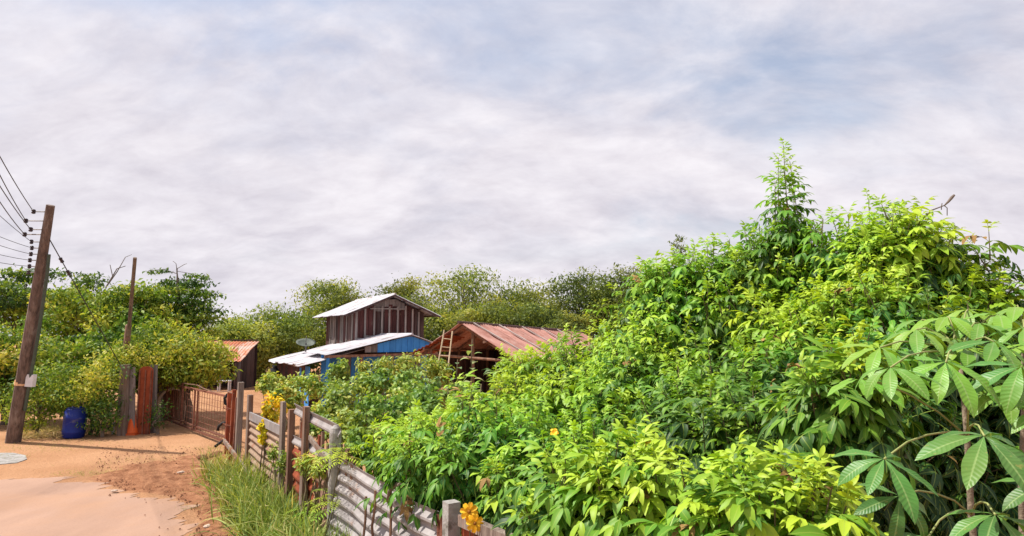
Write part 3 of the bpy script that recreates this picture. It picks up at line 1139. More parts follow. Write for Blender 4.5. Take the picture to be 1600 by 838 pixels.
# ------------------------------------------------------------------ small rusty shed in the yard
ys = thing('small_shed', gnd(350, 606), 'small shed with orange rusty roof sheets and a dark open front', 'shed')
yr0, yr1 = at(292, 534, 32.5), at(404, 533, 32.5)
ye0 = at(286, 566, 30.2)
ydn = (ye0 - yr0)
ydn.x = 0.05
roof_sheets(ys, yr0, yr1 - yr0, (yr1 - yr0).length, ydn, ydn.length, 5, M['rust_orange'], 0.16, 0.02, wob=0.06, jitter=0.12)
m = MB()
m.bar(yr0 + Vector((0, 0, 0.05)), yr1 + Vector((-0.05, 0, 0.05)), 0.07, 0.07)
m.build('ridge_pole', M['dark_plank'], ys)
for k in range(5):
    p = yr0.lerp(yr1, k / 4 * 0.96 + 0.02) + ydn * 0.93
    m = MB()
    m.bar(Vector((p.x, p.y, -0.05)), p - Vector((0, 0, 0.06)), 0.11, 0.11)
    m.build('post', M['grey_board'], ys)
for k in range(11):
    p = yr0.lerp(yr1, (k + 0.5) / 11)
    m = MB()
    m.bar(Vector((p.x, p.y - 0.1, -0.05)), p - Vector((0, 0.1, 0.08)), (yr1 - yr0).length / 11 * 0.97, 0.03, side=(1, 0, 0))
    m.build('wall_board', M['dark_plank'], ys)
for xx in (yr0.x + 0.08, yr1.x - 0.1):
    for k in range(5):
        m = MB()
        yy = yr0.y - 0.2 - k * 0.45
        zt = yr0.z + ydn.z * ((yr0.y - yy + 0.22) / -ydn.y) - 0.06
        m.bar(Vector((xx, yy - 0.2, -0.05)), Vector((xx, yy - 0.2, zt)), 0.43, 0.03, side=(0, 1, 0))
        m.build('wall_board', M['dark_plank'], ys)
st = thing('stool', gnd(350, 611), 'small white stool in the dark open front of the rusty shed', 'stool')
sb = gnd(350, 611)
m = MB()
m.bar(sb + Vector((-0.28, 0, 0.45)), sb + Vector((0.28, 0, 0.45)), 0.05, 0.3)
m.build('seat', M['white_plastic'], st)
for dx in (-0.24, 0.24):
    for dy in (-0.1, 0.1):
        m = MB()
        m.bar(sb + Vector((dx, dy, 0)), sb + Vector((dx, dy, 0.425)), 0.05, 0.05)
        m.build('leg', M['white_plastic'], st)
p = gnd(424, 612)
m = MB()
m.lathe(p, [(0.22, 0.0), (0.34, 0.12), (0.38, 0.4), (0.33, 0.75), (0.2, 0.98), (0.09, 1.08), (0.13, 1.16)], 14, (0.1, 0, 1))
tag(m.build('sack', M['dark_cloth'], smooth=True, base=True), 'tall black sack standing between the small shed and the house', 'sack')

# ------------------------------------------------------------------ gate, gate posts and left board fence
gl, gr = gnd(258, 660), gnd(353, 698)
gate = thing('metal_gate', (gl + gr) / 2, 'rusty brown metal gate with thin bars standing open across the driveway', 'gate')
gdir = (gr - gl).normalized()
GH = 1.12


def gp(t, z):
    return gl.lerp(gr, t) + Vector((0, 0, z))


for z, w in ((0.10, 0.05), (0.20, 0.035), (GH, 0.045)):
    m = MB()
    m.bar(gp(0, z), gp(1, z), w, 0.04)
    m.build('rail', M['rust_frame'], gate)
for t, w in ((0.0, 0.05), (0.30, 0.06), (0.52, 0.04), (0.57, 0.04), (1.0, 0.05)):
    m = MB()
    m.bar(gp(t, 0.08), gp(t, GH + (0.1 if t == 0.30 else 0)), w, 0.04, side=gdir)
    m.build('upright', M['rust_frame'], gate)
for k in range(26):
    t = (k + 0.5) / 26
    m = MB()
    m.tube([gp(t, 0.12), gp(t, GH)], 0.006, 4)
    m.build('bar', M['rust_frame'], gate)
for z in (0.35, 0.5, 0.66, 0.82, 0.97):
    m = MB()
    m.tube([gp(0, z), gp(1, z)], 0.005, 4)
    m.build('wire_strand', M['rust_frame'], gate)
m = MB()
m.tube(rough_pts(gp(0.30, GH + 0.1), fpt(372, 1.35), 8, 0.12), 0.012, 5)
m.build('tie_wire', M['brown_wood'], gate)

gpost = thing('gate_post', fpt(370, 0), 'red rusted steel gate post with wired slats beside the grey post', 'post')
for px, w, z1, mt in ((364, 0.09, 1.34, 'rust_red'), (371, 0.10, 1.42, 'rust_red'), (376.5, 0.06, 1.30, 'rust_frame')):
    m = MB()
    m.bar(fpt(px, -0.05), fpt(px, z1) + Vector((0.02, 0, 0)), w, 0.07, side=(0.53, -0.85, 0))
    m.build('slat', M[mt], gpost)
for z in (0.35, 0.72, 1.05):
    m = MB()
    ang = [2 * math.pi * k / 10 for k in range(11)]
    c0 = fpt(370, z)
    m.tube([c0 + Vector((math.cos(a) * 0.17, math.sin(a) * 0.12, 0.04 * math.sin(a * 2))) for a in ang], 0.008, 5)
    m.build('tie_wire', M['rust_frame'], gpost)
strap = thing('rubber_strap', fpt(358, 0.3), 'black curled rubber strap hanging at the free end of the gate', 'strap')
for pts in (((356, 616), (351, 622), (352, 631), (357, 634), (359, 628), (362, 615)), ((340, 673), (342, 666), (348, 661), (355, 661)), ((357, 660), (357, 675), (353, 686), (344, 692), (336, 698)), ((356, 634), (358, 648), (357, 660))):
    m = MB()
    m.tube([at(a, b, fence_y(360) - 0.05) for a, b in pts], 0.03, 7)
    m.build('loop', M['rubber'], strap, smooth=True)

FD = Vector((-0.624, 1, 0)).normalized()   # along the fence, away from the camera
FN = Vector((-FD.y, FD.x, 0))              # to the road side
fence = thing('scrap_fence', fpt(500, 0), 'patchwork roadside fence of grey posts, corrugated tin and rusty sheets', 'fence')


def fpost(px, z1, w, t, mat, label=None, lean=0.0, off=0.0, top='flat'):
    m = MB()
    a = fpt(px, -0.1) + FN * off
    b = fpt(px, z1) + FN * off + FD * lean
    if top == 'round':
        n = 14
        m.lathe(a, [(w / 2, 0), (w / 2, z1 + 0.02), (w / 2 * 0.8, z1 + 0.07), (w / 2 * 0.3, z1 + 0.1)], n, (b - a))
    else:
        m.bar(a, b, w, t, side=FD, w1=w * 0.94, t1=t * 0.94)
    return m.build('post', M[mat], fence, label=label)


fpost(382, 1.62, 0.15, 0.10, 'post_wood', 'grey timber post next to the red gate post')
fpost(398, 1.46, 0.18, 0.08, 'post_wood', 'wide grey timber post', lean=0.04)
fpost(455, 1.58, 0.17, 0.05, 'post_wood', 'broad grey board post', off=0.05, lean=0.03)
fpost(462, 1.50, 0.10, 0.08, 'brown_wood', off=0.0)
fpost(487, 1.62, 0.12, 0.07, 'post_wood', 'tan timber post', off=0.03, lean=-0.04)
fpost(530, 1.52, 0.13, 0.13, 'concrete', 'round topped concrete post', top='round')
fpost(720, 1.34, 0.10, 0.10, 'concrete', 'square pale concrete post by the yellow flowers', off=0.06)
# tan corrugated panel between the wide posts, ridges along the fence
m = MB()
a = fpt(401, 0.02)
b = fpt(452, 0.02)
m.sheet(a + FN * 0.02, (b - a), Vector((0, 0, 1)), (b - a).length, 1.08, 0.118, 0.02, 0.004, 5, 0.04, along='U')
m.build('tin_sheet', M['tin_tan'], fence, label='tan stained corrugated sheet')
m = MB()
m.bar(fpt(401, 1.12) + FN * 0.03, fpt(452, 1.16) + FN * 0.03, 0.13, 0.03)
m.build('rail', M['tin_grey'], fence)
m = MB()
m.bar(fpt(370, 0.42) + FN * 0.12, fpt(428, 0.22) + FN * 0.12, 0.07, 0.04)
m.build('rail', M['post_wood'], fence)
m = MB()
a, b = fpt(384, 0.0) + FN * 0.1, fpt(424, 0.0) + FN * 0.1
m.sheet(a, (b - a), Vector((0, 0, 1)), (b - a).length, 0.3, 0.15, 0.015, 0.004, 5, 0.03, flat=True)
m.build('rusty_sheet', M['rust_red'], fence)
# rails, pickets and scrap between the board posts
for (p0, z0, p1, z1, w, mt) in ((464, 1.44, 534, 1.38, 0.15, 'tin_grey'), (462, 1.04, 532, 1.08, 0.12, 'tin_grey')):
    m = MB()
    m.sheet(fpt(p0, z0) - FN * 0.02, fpt(p1, z1) - fpt(p0, z0), Vector((0, 0, 1)), (fpt(p1, z1) - fpt(p0, z0)).length, w, 0.12, 0.016, 0.006, 4, 0.02, along='U')
    m.build('rail', M[mt], fence)
for px, z0, z1, mt in ((468, 0.3, 1.4, 'brown_wood'), (473, 0.4, 1.36, 'rust_red'), (478, 0.2, 1.42, 'brown_wood'), (497, 0.3, 1.3, 'rust_red'), (503, 0.2, 1.36, 'brown_wood'), (511, 0.3, 1.25, 'brown_wood'), (520, 0.2, 1.3, 'rust_red'), (541, 0.6, 1.3, 'brown_wood'), (548, 0.6, 1.24, 'brown_wood')):
    m = MB()
    m.bar(fpt(px, z0) - FN * 0.06, fpt(px + random.uniform(-3, 3), z1) - FN * 0.06, random.uniform(0.05, 0.09), 0.03, side=FD)
    m.build('picket', M[mt], fence)
m = MB()
m.bar(fpt(497, 1.28) + FN * 0.05, fpt(526, 1.12) + FN * 0.05, 0.05, 0.03)
m.build('brace', M['post_wood'], fence)
for p0, p1, z1, mt in ((462, 494, 1.0, 'rust_red'), (494, 530, 1.03, 'brown_wood')):
    m = MB()
    a, b = fpt(p0, 0.0) - FN * 0.03, fpt(p1, 0.0) - FN * 0.03
    m.sheet(a, (b - a), Vector((0, 0, 1)), (b - a).length, z1, 0.15, 0.016, 0.004, 5, 0.04, along='U')
    m.build('rusty_sheet', M[mt], fence)
# big grey corrugated sheet
m = MB()
a = fpt(534, 0.0) + FN * 0.03
b = fpt(686, 0.0) + FN * 0.03
m.sheet(a + FD * 0.05, (b - a), Vector((0, 0, 1)) + FN * -0.03, (b - a).length + 0.05, 1.18, 0.118, 0.022, 0.004, 8, 0.06, along='U')
m.build('tin_sheet', M['tin_grey'], fence, label='long grey corrugated sheet with ridges along the fence')
for px, z0, z1 in ((588, 0.2, 1.02), (602, 0.5, 1.12), (627, 0.1, 1.17)):
    m = MB()
    m.tube(rough_pts(fpt(px, z0) + FN * 0.075, fpt(px + 2, z1) + FN * 0.07, 4, 0.03), 0.012, 5)
    m.build('tie_stick', M['brown_wood'], fence)
m = MB()
m.tube([fpt(627, 1.1) + FN * 0.08, fpt(630, 1.2) + FN * 0.09, fpt(637, 1.27) + FN * 0.08, fpt(645, 1.28) + FN * 0.06], 0.02, 6)
m.build('bent_branch', M['post_wood'], fence, smooth=True)
for p0, p1, z1, mt in ((685, 697, 1.16, 'rust_frame'), (697, 707, 1.15, 'brown_wood'), (706, 714, 1.2, 'rust_frame')):
    m = MB()
    a, b = fpt(p0, 0.0) - FN * 0.01, fpt(p1, 0.0) - FN * 0.01
    m.sheet(a, (b - a), Vector((0, 0, 1)), (b - a).length, z1, 0.06, 0.008, 0.004, 6, 0.02)
    m.build('rusty_sheet', M[mt], fence)
m = MB()
a, b = fpt(728, 0.0) + FN * 0.02, fpt(1000, 0.0) + FN * 0.02
m.sheet(a, (b - a), Vector((0, 0, 1)), (b - a).length, 1.2, 0.15, 0.02, 0.004, 6, 0.03, flat=True)
m.build('rusty_sheet', M['rust_red'], fence, label='dark red rusted sheet under a weathered top rail')
m = MB()
m.bar(fpt(730, 1.235) + FN * 0.03, fpt(1000, 1.30) + FN * 0.03, 0.075, 0.06)
m.build('rail', M['post_wood'], fence)
m = MB()
m.tube(rough_pts(fpt(700, 1.0) + FN * 0.12, fpt(760, 1.1) + FN * 0.16, 6, 0.06), 0.012, 5)
m.build('dry_branch', M['twig'], fence)

# left board fence
lf = thing('board_fence', gnd(215, 675), 'tall fence of rusted red sheet and grey boards beside the orange cone', 'fence')


def lbar(px0, py0, px1, py1, d, wpx, mat, name, t=0.04, zfloor=True):
    a, b = at(px0, py0, d), at(px1, py1, d)
    if zfloor:
        a.z = -0.05
    m = MB()
    m.bar(a, b, wpx / FPX * d, t, side=(1, 0, 0))
    return m.build(name, M[mat], lf)


for a in ((192, 672, 196, 570, 16.55, 13, 'post_wood', 'post', 0.14), (206, 672, 206, 574, 16.62, 10, 'grey_board', 'board'), (239, 668, 241, 570, 16.95, 8, 'grey_board', 'post', 0.1),
          (248, 665, 248, 568, 19.3, 12, 'grey_board', 'board'), (258, 662, 259, 563, 19.4, 6, 'brown_wood', 'post', 0.1), (266, 662, 266, 562, 19.5, 10, 'rust_frame', 'board'), (276, 662, 275, 560, 19.6, 5, 'brown_wood', 'post', 0.1)):
    lbar(*a)
# arched rusted sheet
m = MB()
d = 16.7
c0 = at(223, 672, d)
w, h = 0.37, 1.72
outl = [Vector((-w / 2, 0, -0.02)), Vector((w / 2, 0, -0.02))] + [Vector((math.cos(k / 8 * math.pi) * w / 2, 0, h - 0.12 + math.sin(k / 8 * math.pi) * 0.12)) for k in range(9)]
nO = len(outl)
m.add([Vector((c0.x, c0.y, 0)) + p for p in outl] + [Vector((c0.x, c0.y + 0.012, 0)) + p for p in outl],
      [tuple(range(nO)), tuple(reversed(range(nO, 2 * nO)))] + [(i, nO + i, nO + (i + 1) % nO, (i + 1) % nO) for i in range(nO)])
m.build('rusty_sheet', M['rust_red'], lf, label='arched red rusted sheet')
for dx in (-0.15, 0.0, 0.15):
    m = MB()
    m.bar(Vector((c0.x + dx, c0.y - 0.02, 0)), Vector((c0.x + dx, c0.y - 0.02, h - 0.1)), 0.03, 0.02, side=(1, 0, 0))
    m.build('strip', M['rust_frame'], lf)
lbar(150, 606, 262, 600, 19.7, 0.4, 'brown_wood', 'rail', 0.05, False)

cb = gnd(206, 679)
cone = thing('traffic_cone', cb, 'faded orange traffic cone against the rusted red fence sheet', 'traffic cone')
m = MB()
m.bar(cb + Vector((0, 0, 0.0)), cb + Vector((0, 0, 0.04)), 0.36, 0.36, side=(1, 0, 0))
m.build('base', M['cone'], cone)
m = MB()
m.lathe(cb + Vector((0, 0, 0.04)), [(0.15, 0), (0.145, 0.02), (0.035, 0.62), (0.028, 0.64), (0.02, 0.64)], 18)
m.build('body', M['cone'], cone, smooth=True)

bb = gnd(114, 684)
drum = thing('plastic_drum', bb, 'dark blue plastic drum standing under the roadside trees', 'drum')
m = MB()
ax = Vector((0.06, 0.0, 1))
m.lathe(bb, [(0.20, 0.0), (0.235, 0.03), (0.245, 0.12), (0.255, 0.14), (0.255, 0.17), (0.245, 0.19), (0.25, 0.46), (0.26, 0.48), (0.26, 0.51), (0.25, 0.53), (0.245, 0.64), (0.22, 0.68), (0.225, 0.70), (0.21, 0.71)], 24, ax)
m.build('body', M['barrel'], drum, smooth=True)
m = MB()
m.lathe(bb + ax * 0.71, [(0.205, 0.0), (0.205, 0.012), (0.19, 0.014)], 24, ax)
m.build('lid', M['barrel'], drum)
for dx in (-0.09, 0.1):
    m = MB()
    m.lathe(bb + ax * 0.722 + Vector((dx, 0, 0)), [(0.03, 0.0), (0.03, 0.03), (0.024, 0.034)], 10, ax)
    m.build('bung', M['barrel'], drum)
p = gnd(176, 679)
m = MB()
m.tube([p, p + Vector((0.01, 0, 0.18)), p + Vector((0.02, 0, 0.30))], 0.028, 8)
tag(m.build('pipe_stub', M['white_plastic'], base=True), 'short pale pipe stub sticking up between drum and cone', 'pipe')

# pale arched culvert ring by the gate hinge
p = gnd(262, 659)
ring = MB()
axr = Vector((0.75, -0.66, 0))
sx = Vector((0.66, 0.75, 0))
prof = []
n = 14
for j, (ri, off) in enumerate(((0.34, 0), (0.42, 0), (0.42, 0.5), (0.34, 0.5))):
    for k in range(n + 1):
        a = math.pi * k / n
        prof.append(p + Vector((0.0, 0.25, 0.62)) + axr * off * -1 + sx * math.cos(a) * ri + Vector((0, 0, math.sin(a) * ri * 0.8)))
fs = []
for j in range(4):
    for k in range(n):
        a, b = j * (n + 1) + k, ((j + 1) % 4) * (n + 1) + k
        fs.append((a, a + 1, b + 1, b))
fs += [(0, n + 1, 2 * (n + 1), 3 * (n + 1)), tuple(j * (n + 1) + n for j in (3, 2, 1, 0))]
ring.add(prof, fs)
hood = thing('cement_arch', Vector((p.x, p.y + 0.25, 0)), 'pale cement arch over a dark hollow at the gate hinge', 'arch')
ring.build('arch', M['pale_plaster'], hood, smooth=False)
for sgn in (-1, 1):
    m = MB()
    c0 = p + Vector((0, 0.25, 0)) + sx * sgn * 0.38 - axr * 0.25
    m.bar(Vector((c0.x, c0.y, -0.03)), Vector((c0.x, c0.y, 0.615)), 0.09, 0.5, side=sx)
    m.build('leg', M['pale_plaster'], hood)

# ------------------------------------------------------------------ poles and wires
pb, pt = gnd(20, 691), at(79, 321, 14.2)
pole = thing('utility_pole', pb, 'tall brown utility pole with insulators leaning at the roadside', 'utility pole')
m = MB()
for i in range(1):
    m.tube([pb - Vector((0, 0, 0.1)), pb.lerp(pt, 0.5), pt], [0.16, 0.125, 0.085], 12)
m.build('shaft', M['pole_concrete'], pole)


def pp(t, dx=0, dy=0, dz=0):
    return pb.lerp(pt, t) + Vector((dx, dy, dz))


m = MB()
m.tube([pp(0.26, 0.0, 0, -0.06), pp(0.26, 0.01, 0, 0.06)], 0.155, 12)
m.build('band', M['band'], pole)
m = MB()
m.bar(pp(0.27, 0.22, -0.05, -0.14), pp(0.27, 0.24, -0.05, 0.14), 0.17, 0.12, side=(1, 0, 0))
m.build('meter_box', M['white_plastic'], pole)
ins = []
for t, ln in ((0.972, 0.22), (0.935, 0.36), (0.90, 0.22), (0.88, 0.34), (0.85, 0.16), (0.825, 0.13), (0.80, 0.13), (0.775, 0.13), (0.75, 0.12), (0.725, 0.12)):
    a = pp(t, -0.07, -0.06)
    e = pp(t, -0.08 - ln, -0.08, 0.0)
    m = MB()
    m.tube([a, e], 0.014, 6)
    br = m.build('bracket', M['steel'], pole)
    m = MB()
    r_ = 0.042 if ln > 0.2 else 0.036
    m.lathe(e - Vector((0, 0, 0.05)), [(r_ * 0.6, 0), (r_, 0.015), (r_, 0.035), (r_ * 0.55, 0.05), (r_, 0.065), (r_, 0.085), (r_ * 0.6, 0.10)], 10)
    m.build('insulator', M['porcelain'], br, smooth=True)
    ins.append(e)
m = MB()
m.tube([pp(0.80, 0.16, -0.02), pp(0.7, 0.21, -0.04), pp(0.45, 0.24, -0.06), pp(0.30, 0.22, -0.06), pp(0.14, 0.20, -0.05)], 0.035, 8)
m.build('conduit', M['conduit'], pole)
m = MB()
g0, g1 = pp(0.865, 0.09, 0), at(118, 446, 15.2)
m.tube([g0, g1, g1 + (g1 - g0) * 2.2], 0.012, 5)
guy = m.build('guy_wire', M['wire'], pole)
for t in (0.45, 0.72):
    m = MB()
    q = g0.lerp(g1, t)
    m.lathe(q, [(0.02, -0.07), (0.042, -0.05), (0.03, 0), (0.042, 0.05), (0.02, 0.07)], 8, (g1 - g0))
    m.build('strain_insulator', M['porcelain'], guy)

wire_ends = [(-40, 150, 'uppermost'), (-40, 172, 'second highest'), (-40, 205, 'third highest'), (-40, 232, 'fourth'), (-40, 290, 'fifth'), (-60, 334, 'sixth'), (-60, 352, 'seventh'), (-60, 372, 'eighth'), (-60, 388, 'lowest')]
words = ['topmost steep black power line running up from the pole top', 'second steep black power line below the topmost one', 'third black power line down, meeting the longest insulator arm',
         'fourth black power line down from the pole top', 'fifth black power line down, sagging gently from the pole', 'sixth black wire down, nearly level from the pole',
         'seventh black wire down, nearly level from the pole', 'eighth black wire down, just above the lowest one', 'lowest black wire strung level from the pole']
for (px, py, _), e, lab, src in zip(wire_ends, ins, words, range(9)):
    far = at(px, py, 9.5 if src < 4 else 12.0)
    far = e + (far - e) * 1.6
    pts = []
    for k in range(15):
        t = k / 14
        q = e.lerp(far, t)
        q.z -= 0.35 * 4 * t * (1 - t) * (0.5 if src < 4 else 0.3)
        pts.append(q)
    m = MB()
    m.tube(pts, 0.009 if src < 4 else 0.006, 5)
    tag(m.build('power_line', M['wire'], smooth=True), lab, 'power line', 'power lines strung from the pole')

p2b, p2t = gnd(186, 664), at(211, 403, 16.2)
wp = thing('wooden_pole', p2b, 'slim bare wooden pole rising out of the roadside trees', 'pole')
m = MB()
q = p2b.lerp(p2t, 0.62)
m.tube([p2b - Vector((0, 0, .1)), p2b.lerp(p2t, 0.3), q], [0.10, 0.09, 0.075], 9)
m.build('shaft', M['brown_wood'], wp, smooth=True)
m = MB()
m.tube([p2b.lerp(p2t, 0.56) + Vector((0.05, -0.05, 0)), p2t], [0.05, 0.045], 8)
m.build('upper_length', M['bark'], wp)


# ------------------------------------------------------------------ foliage tools
def leaflet(L, W, droop=0.5, fold=0.25, n=3, peak=0.42, twist=0.0):
    """one blade growing along +Y: verts, leafco (across, along), triangles"""
    ts = [(i + 1) / (n + 1) for i in range(n)]
    V, C, F = [(0, 0, 0)], [(0, 0)], []
    steps = 12
    ys, zs = [0.0], [0.0]
    for k in range(steps):
        a = -droop * (k + 0.5) / steps
        ys.append(ys[-1] + L / steps * math.cos(a))
        zs.append(zs[-1] + L / steps * math.sin(a))
    cl = lambda t: (np.interp(t * steps, range(steps + 1), ys), np.interp(t * steps, range(steps + 1), zs))
    for t in ts:
        y, z = cl(t)
        w = W / 2 * (math.sin(math.pi * t ** (math.log(0.5) / math.log(peak)))) ** 0.85
        dz = fold * w
        V += [(-w, y, z + dz), (0, y, z), (w, y, z + dz)]
        C += [(-1, t), (0, t), (1, t)]
    y, z = cl(1.0)
    V.append((0, y, z))
    C.append((0, 1))
    e = len(V) - 1
    F += [(0, 2, 1), (0, 3, 2)]
    for i in range(n - 1):
        a, b = 1 + 3 * i, 4 + 3 * i
        F += [(a, a + 1, b + 1), (a, b + 1, b), (a + 1, a + 2, b + 2), (a + 1, b + 2, b + 1)]
    a = 1 + 3 * (n - 1)
    F += [(a, a + 1, e), (a + 1, a + 2, e)]
    return np.array(V, float), np.array(C, float), np.array(F, int)


def merge(parts):
    V, C, F, b = [], [], [], 0
    for v, c, f in parts:
        V.append(v)
        C.append(c)
        F.append(f + b)
        b += len(v)
    return np.concatenate(V), np.concatenate(C), np.concatenate(F)


def rotm(ax, a):
    return np.array(Matrix.Rotation(a, 3, ax))


def compound(seed, L=0.2, pairs=3, ll=0.095, lw=0.032, n=3, droop=0.7):
    """a pinnate leaf along +Y, arching over"""
    rnd = random.Random(seed)
    parts = []
    bend = rnd.uniform(0.5, 1.0) * droop

    def pos(t):
        a = -bend * t
        return np.array([0, L * t * math.cos(a * 0.5), L * t * math.sin(a * 0.5)]), a
    for k in range(pairs):
        t = 0.38 + 0.5 * k / max(1, pairs - 1) if pairs > 1 else 0.5
        p, a = pos(t)
        for s in (-1, 1):
            v, c, f = leaflet(ll * rnd.uniform(0.8, 1.05) * (0.85 + 0.15 * t), lw * rnd.uniform(0.85, 1.1), rnd.uniform(0.5, 1.2), rnd.uniform(0.1, 0.5), n)
            m = rotm('X', a - rnd.uniform(0.05, 0.4)) @ rotm('Z', -s * rnd.uniform(0.65, 1.0)) @ rotm('Y', s * rnd.uniform(0.0, 0.35))
            parts.append((v @ m.T + p, c, f))
    p, a = pos(1.0)
    v, c, f = leaflet(ll * 1.25, lw * 1.1, rnd.uniform(0.5, 1.1), 0.3, n)
    parts.append((v @ rotm('X', a).T + pos(0.9)[0], c, f))
    rw = 0.0022
    pts = [pos(t)[0] for t in (0, 0.35, 0.7, 0.95)]
    rv = np.array([p + np.array([s * rw, 0, 0]) for p in pts for s in (-1, 1)])
    rf = np.array([t for i in range(3) for t in ((2 * i, 2 * i + 1, 2 * i + 3), (2 * i, 2 * i + 3, 2 * i + 2))])
    parts.append((rv, np.zeros((len(rv), 2)), rf))
    return merge(parts)


def mesh_from(name, V, F, leafco, mat, smooth=True):
    me = bpy.data.meshes.new(name)
    nv, nf = len(V), len(F)
    me.vertices.add(nv)
    me.vertices.foreach_set('co', np.ascontiguousarray(V, np.float32).ravel())
    me.loops.add(nf * 3)
    me.loops.foreach_set('vertex_index', np.ascontiguousarray(F, np.int32).ravel())
    me.polygons.add(nf)
    me.polygons.foreach_set('loop_start', np.arange(0, nf * 3, 3, dtype=np.int32))
    try:
        me.polygons.foreach_set('loop_total', np.full(nf, 3, np.int32))
    except Exception:
        pass
    me.polygons.foreach_set('use_smooth', np.full(nf, smooth, bool))
    a = me.attributes.new('leafco', 'FLOAT_VECTOR', 'POINT')
    a.data.foreach_set('vector', np.ascontiguousarray(leafco, np.float32).ravel())
    me.update(calc_edges=True)
    me.materials.append(mat)
    return me


def joined(name, groups, mat, parent, origin=None, kind='stuff', label=None):
    """groups: (shape, matrices (k,3,4) in world, tones (k,)) -> one mesh"""
    Vs, Fs, Cs, b = [], [], [], 0
    for (v, c, f), mats, tones in groups:
        k = len(mats)
        if k == 0:
            continue
        mats = np.asarray(mats)
        W = np.einsum('kij,nj->kni', mats[:, :, :3], v) + mats[:, None, :, 3]
        n = len(v)
        Vs.append(W.reshape(-1, 3))
        Fs.append((f[None] + (np.arange(k) * n)[:, None, None]).reshape(-1, 3) + b)
        cc = np.empty((k, n, 3))
        cc[:, :, :2] = c[None]
        cc[:, :, 2] = np.asarray(tones)[:, None]
        Cs.append(cc.reshape(-1, 3))
        b += k * n
    V, F, C = np.concatenate(Vs), np.concatenate(Fs), np.concatenate(Cs)
    o = Vector(origin) if origin is not None else Vector(V.mean(0))
    me = mesh_from(name, V - np.array(o), F, C, mat)
    ob = link(me, name, None, parent, o)
    if kind:
        ob['kind'] = kind
    if label:
        ob['label'] = label
    return ob


def frame(p, ydir, zdir, s=1.0):
    """3x4 matrix with the leaf's length along ydir and its face towards zdir"""
    y = np.array(ydir, float)
    y /= np.linalg.norm(y) + 1e-9
    z = np.array(zdir, float)
    z = z - y * (z @ y)
    z /= np.linalg.norm(z) + 1e-9
    x = np.cross(y, z)
    m = np.empty((3, 4))
    m[:, 0], m[:, 1], m[:, 2], m[:, 3] = x * s, y * s, z * s, p
    return m


SIMPLE = [leaflet(1.0, 0.42, 0.7, 0.3, 1), leaflet(1.0, 0.5, 0.3, 0.2, 1), leaflet(1.0, 0.36, 1.1, 0.4, 1)]
OVATE = [leaflet(1.0, 0.55, 0.8, 0.25, 3, 0.4), leaflet(1.0, 0.62, 0.5, 0.2, 3, 0.38), leaflet(1.0, 0.5, 1.2, 0.35, 3, 0.42)]


def unit(n):
    v = RNG.normal(size=(n, 3))
    return v / np.linalg.norm(v, axis=1)[:, None]


def frames_bulk(P, Y, Z, S):
    Y = Y / (np.linalg.norm(Y, axis=1)[:, None] + 1e-9)
    Z = Z - Y * (Z * Y).sum(1)[:, None]
    Z = Z / (np.linalg.norm(Z, axis=1)[:, None] + 1e-9)
    X = np.cross(Y, Z)
    m = np.empty((len(P), 3, 4))
    m[:, :, 0], m[:, :, 1], m[:, :, 2], m[:, :, 3] = X * S[:, None], Y * S[:, None], Z * S[:, None], P
    return m


def clump_leaves(clumps, per, size, tone, spread=0.18, up=0.5, shell=0.5, flat=1.0):
    """clumps: (centre, (rx,ry,rz), tone shift, weight). Leaves through each clump's volume, thicker at its skin"""
    mats, tones = [], []
    for c, r, dt, wgt in clumps:
        k = max(3, int(per * wgt))
        d = unit(k)
        rad = RNG.random(k) ** shell * RNG.uniform(0.82, 1.12, k)
        P = np.array(c) + d * np.array(r) * rad[:, None]
        out = d / np.array(r)
        out /= np.linalg.norm(out, axis=1)[:, None]
        Z = out * 0.7 + np.array([0, 0, up]) + unit(k) * 0.7
        Y = unit(k) + out * 0.4 + np.array([0, 0, -0.35])
        Y[:, 2] *= flat
        S = size * RNG.uniform(0.6, 1.25, k)
        mats.append(frames_bulk(P, Y, Z, S))
        tones.append(np.clip(tone + dt + RNG.normal(0, spread, k), 0, 1))
    return np.concatenate(mats), np.concatenate(tones)


def split_shapes(mats, tones, shapes):
    pick = RNG.integers(0, len(shapes), len(mats))
    return [(shapes[i], mats[pick == i], tones[pick == i]) for i in range(len(shapes))]


def limb_tree(m, base, clumps, r0, fork=0.35, n=6, wander=0.25):
    """trunk to a fork, then a limb to each clump"""
    base = Vector(base)
    cs = [Vector(c) for c, *_ in clumps]
    mean = sum(cs, Vector((0, 0, 0))) / len(cs)
    top = base.lerp(Vector((mean.x, mean.y, max(c.z for c in cs))), 0.9)
    spine = rough_pts(base - Vector((0, 0, 0.1)), top, 8, wander)
    m.tube(spine, [r0 * (1 - 0.85 * i / 8) for i in range(9)], n)
    for c in cs:
        h = (c.z - base.z) / max(0.1, top.z - base.z)
        t = min(0.92, max(fork * 0.6, h * 0.75 - 0.1))
        i = t * 8
        a = spine[int(i)].lerp(spine[min(8, int(i) + 1)], i - int(i))
        rr = r0 * (1 - 0.85 * t) * 0.5
        m.tube(rough_pts(a, c, 4, 0.15), [rr, rr * 0.8, rr * 0.6, rr * 0.45, rr * 0.25], 5)


def crown_clumps(center, radii, n, cr, tone_sd=0.17, seed=None, hole=0.25):
    """clump centres spread through an ellipsoid, biased to its outside"""
    out = []
    tries = 0
    while len(out) < n and tries < 4000:
        tries += 1
        d = unit(1)[0]
        rad = RNG.random() ** 0.45
        c = np.array(center) + d * np.array(radii) * rad
        rr = cr * RNG.uniform(0.65, 1.3)
        if any(np.linalg.norm((c - o[0])) < 0.55 * (rr + o[1][0]) * 0.7 for o in out):
            continue
        out.append((c, (rr * 1.15, rr, rr * RNG.uniform(0.55, 0.8)), RNG.normal(0, tone_sd), (rr / cr) ** 2))
    return out


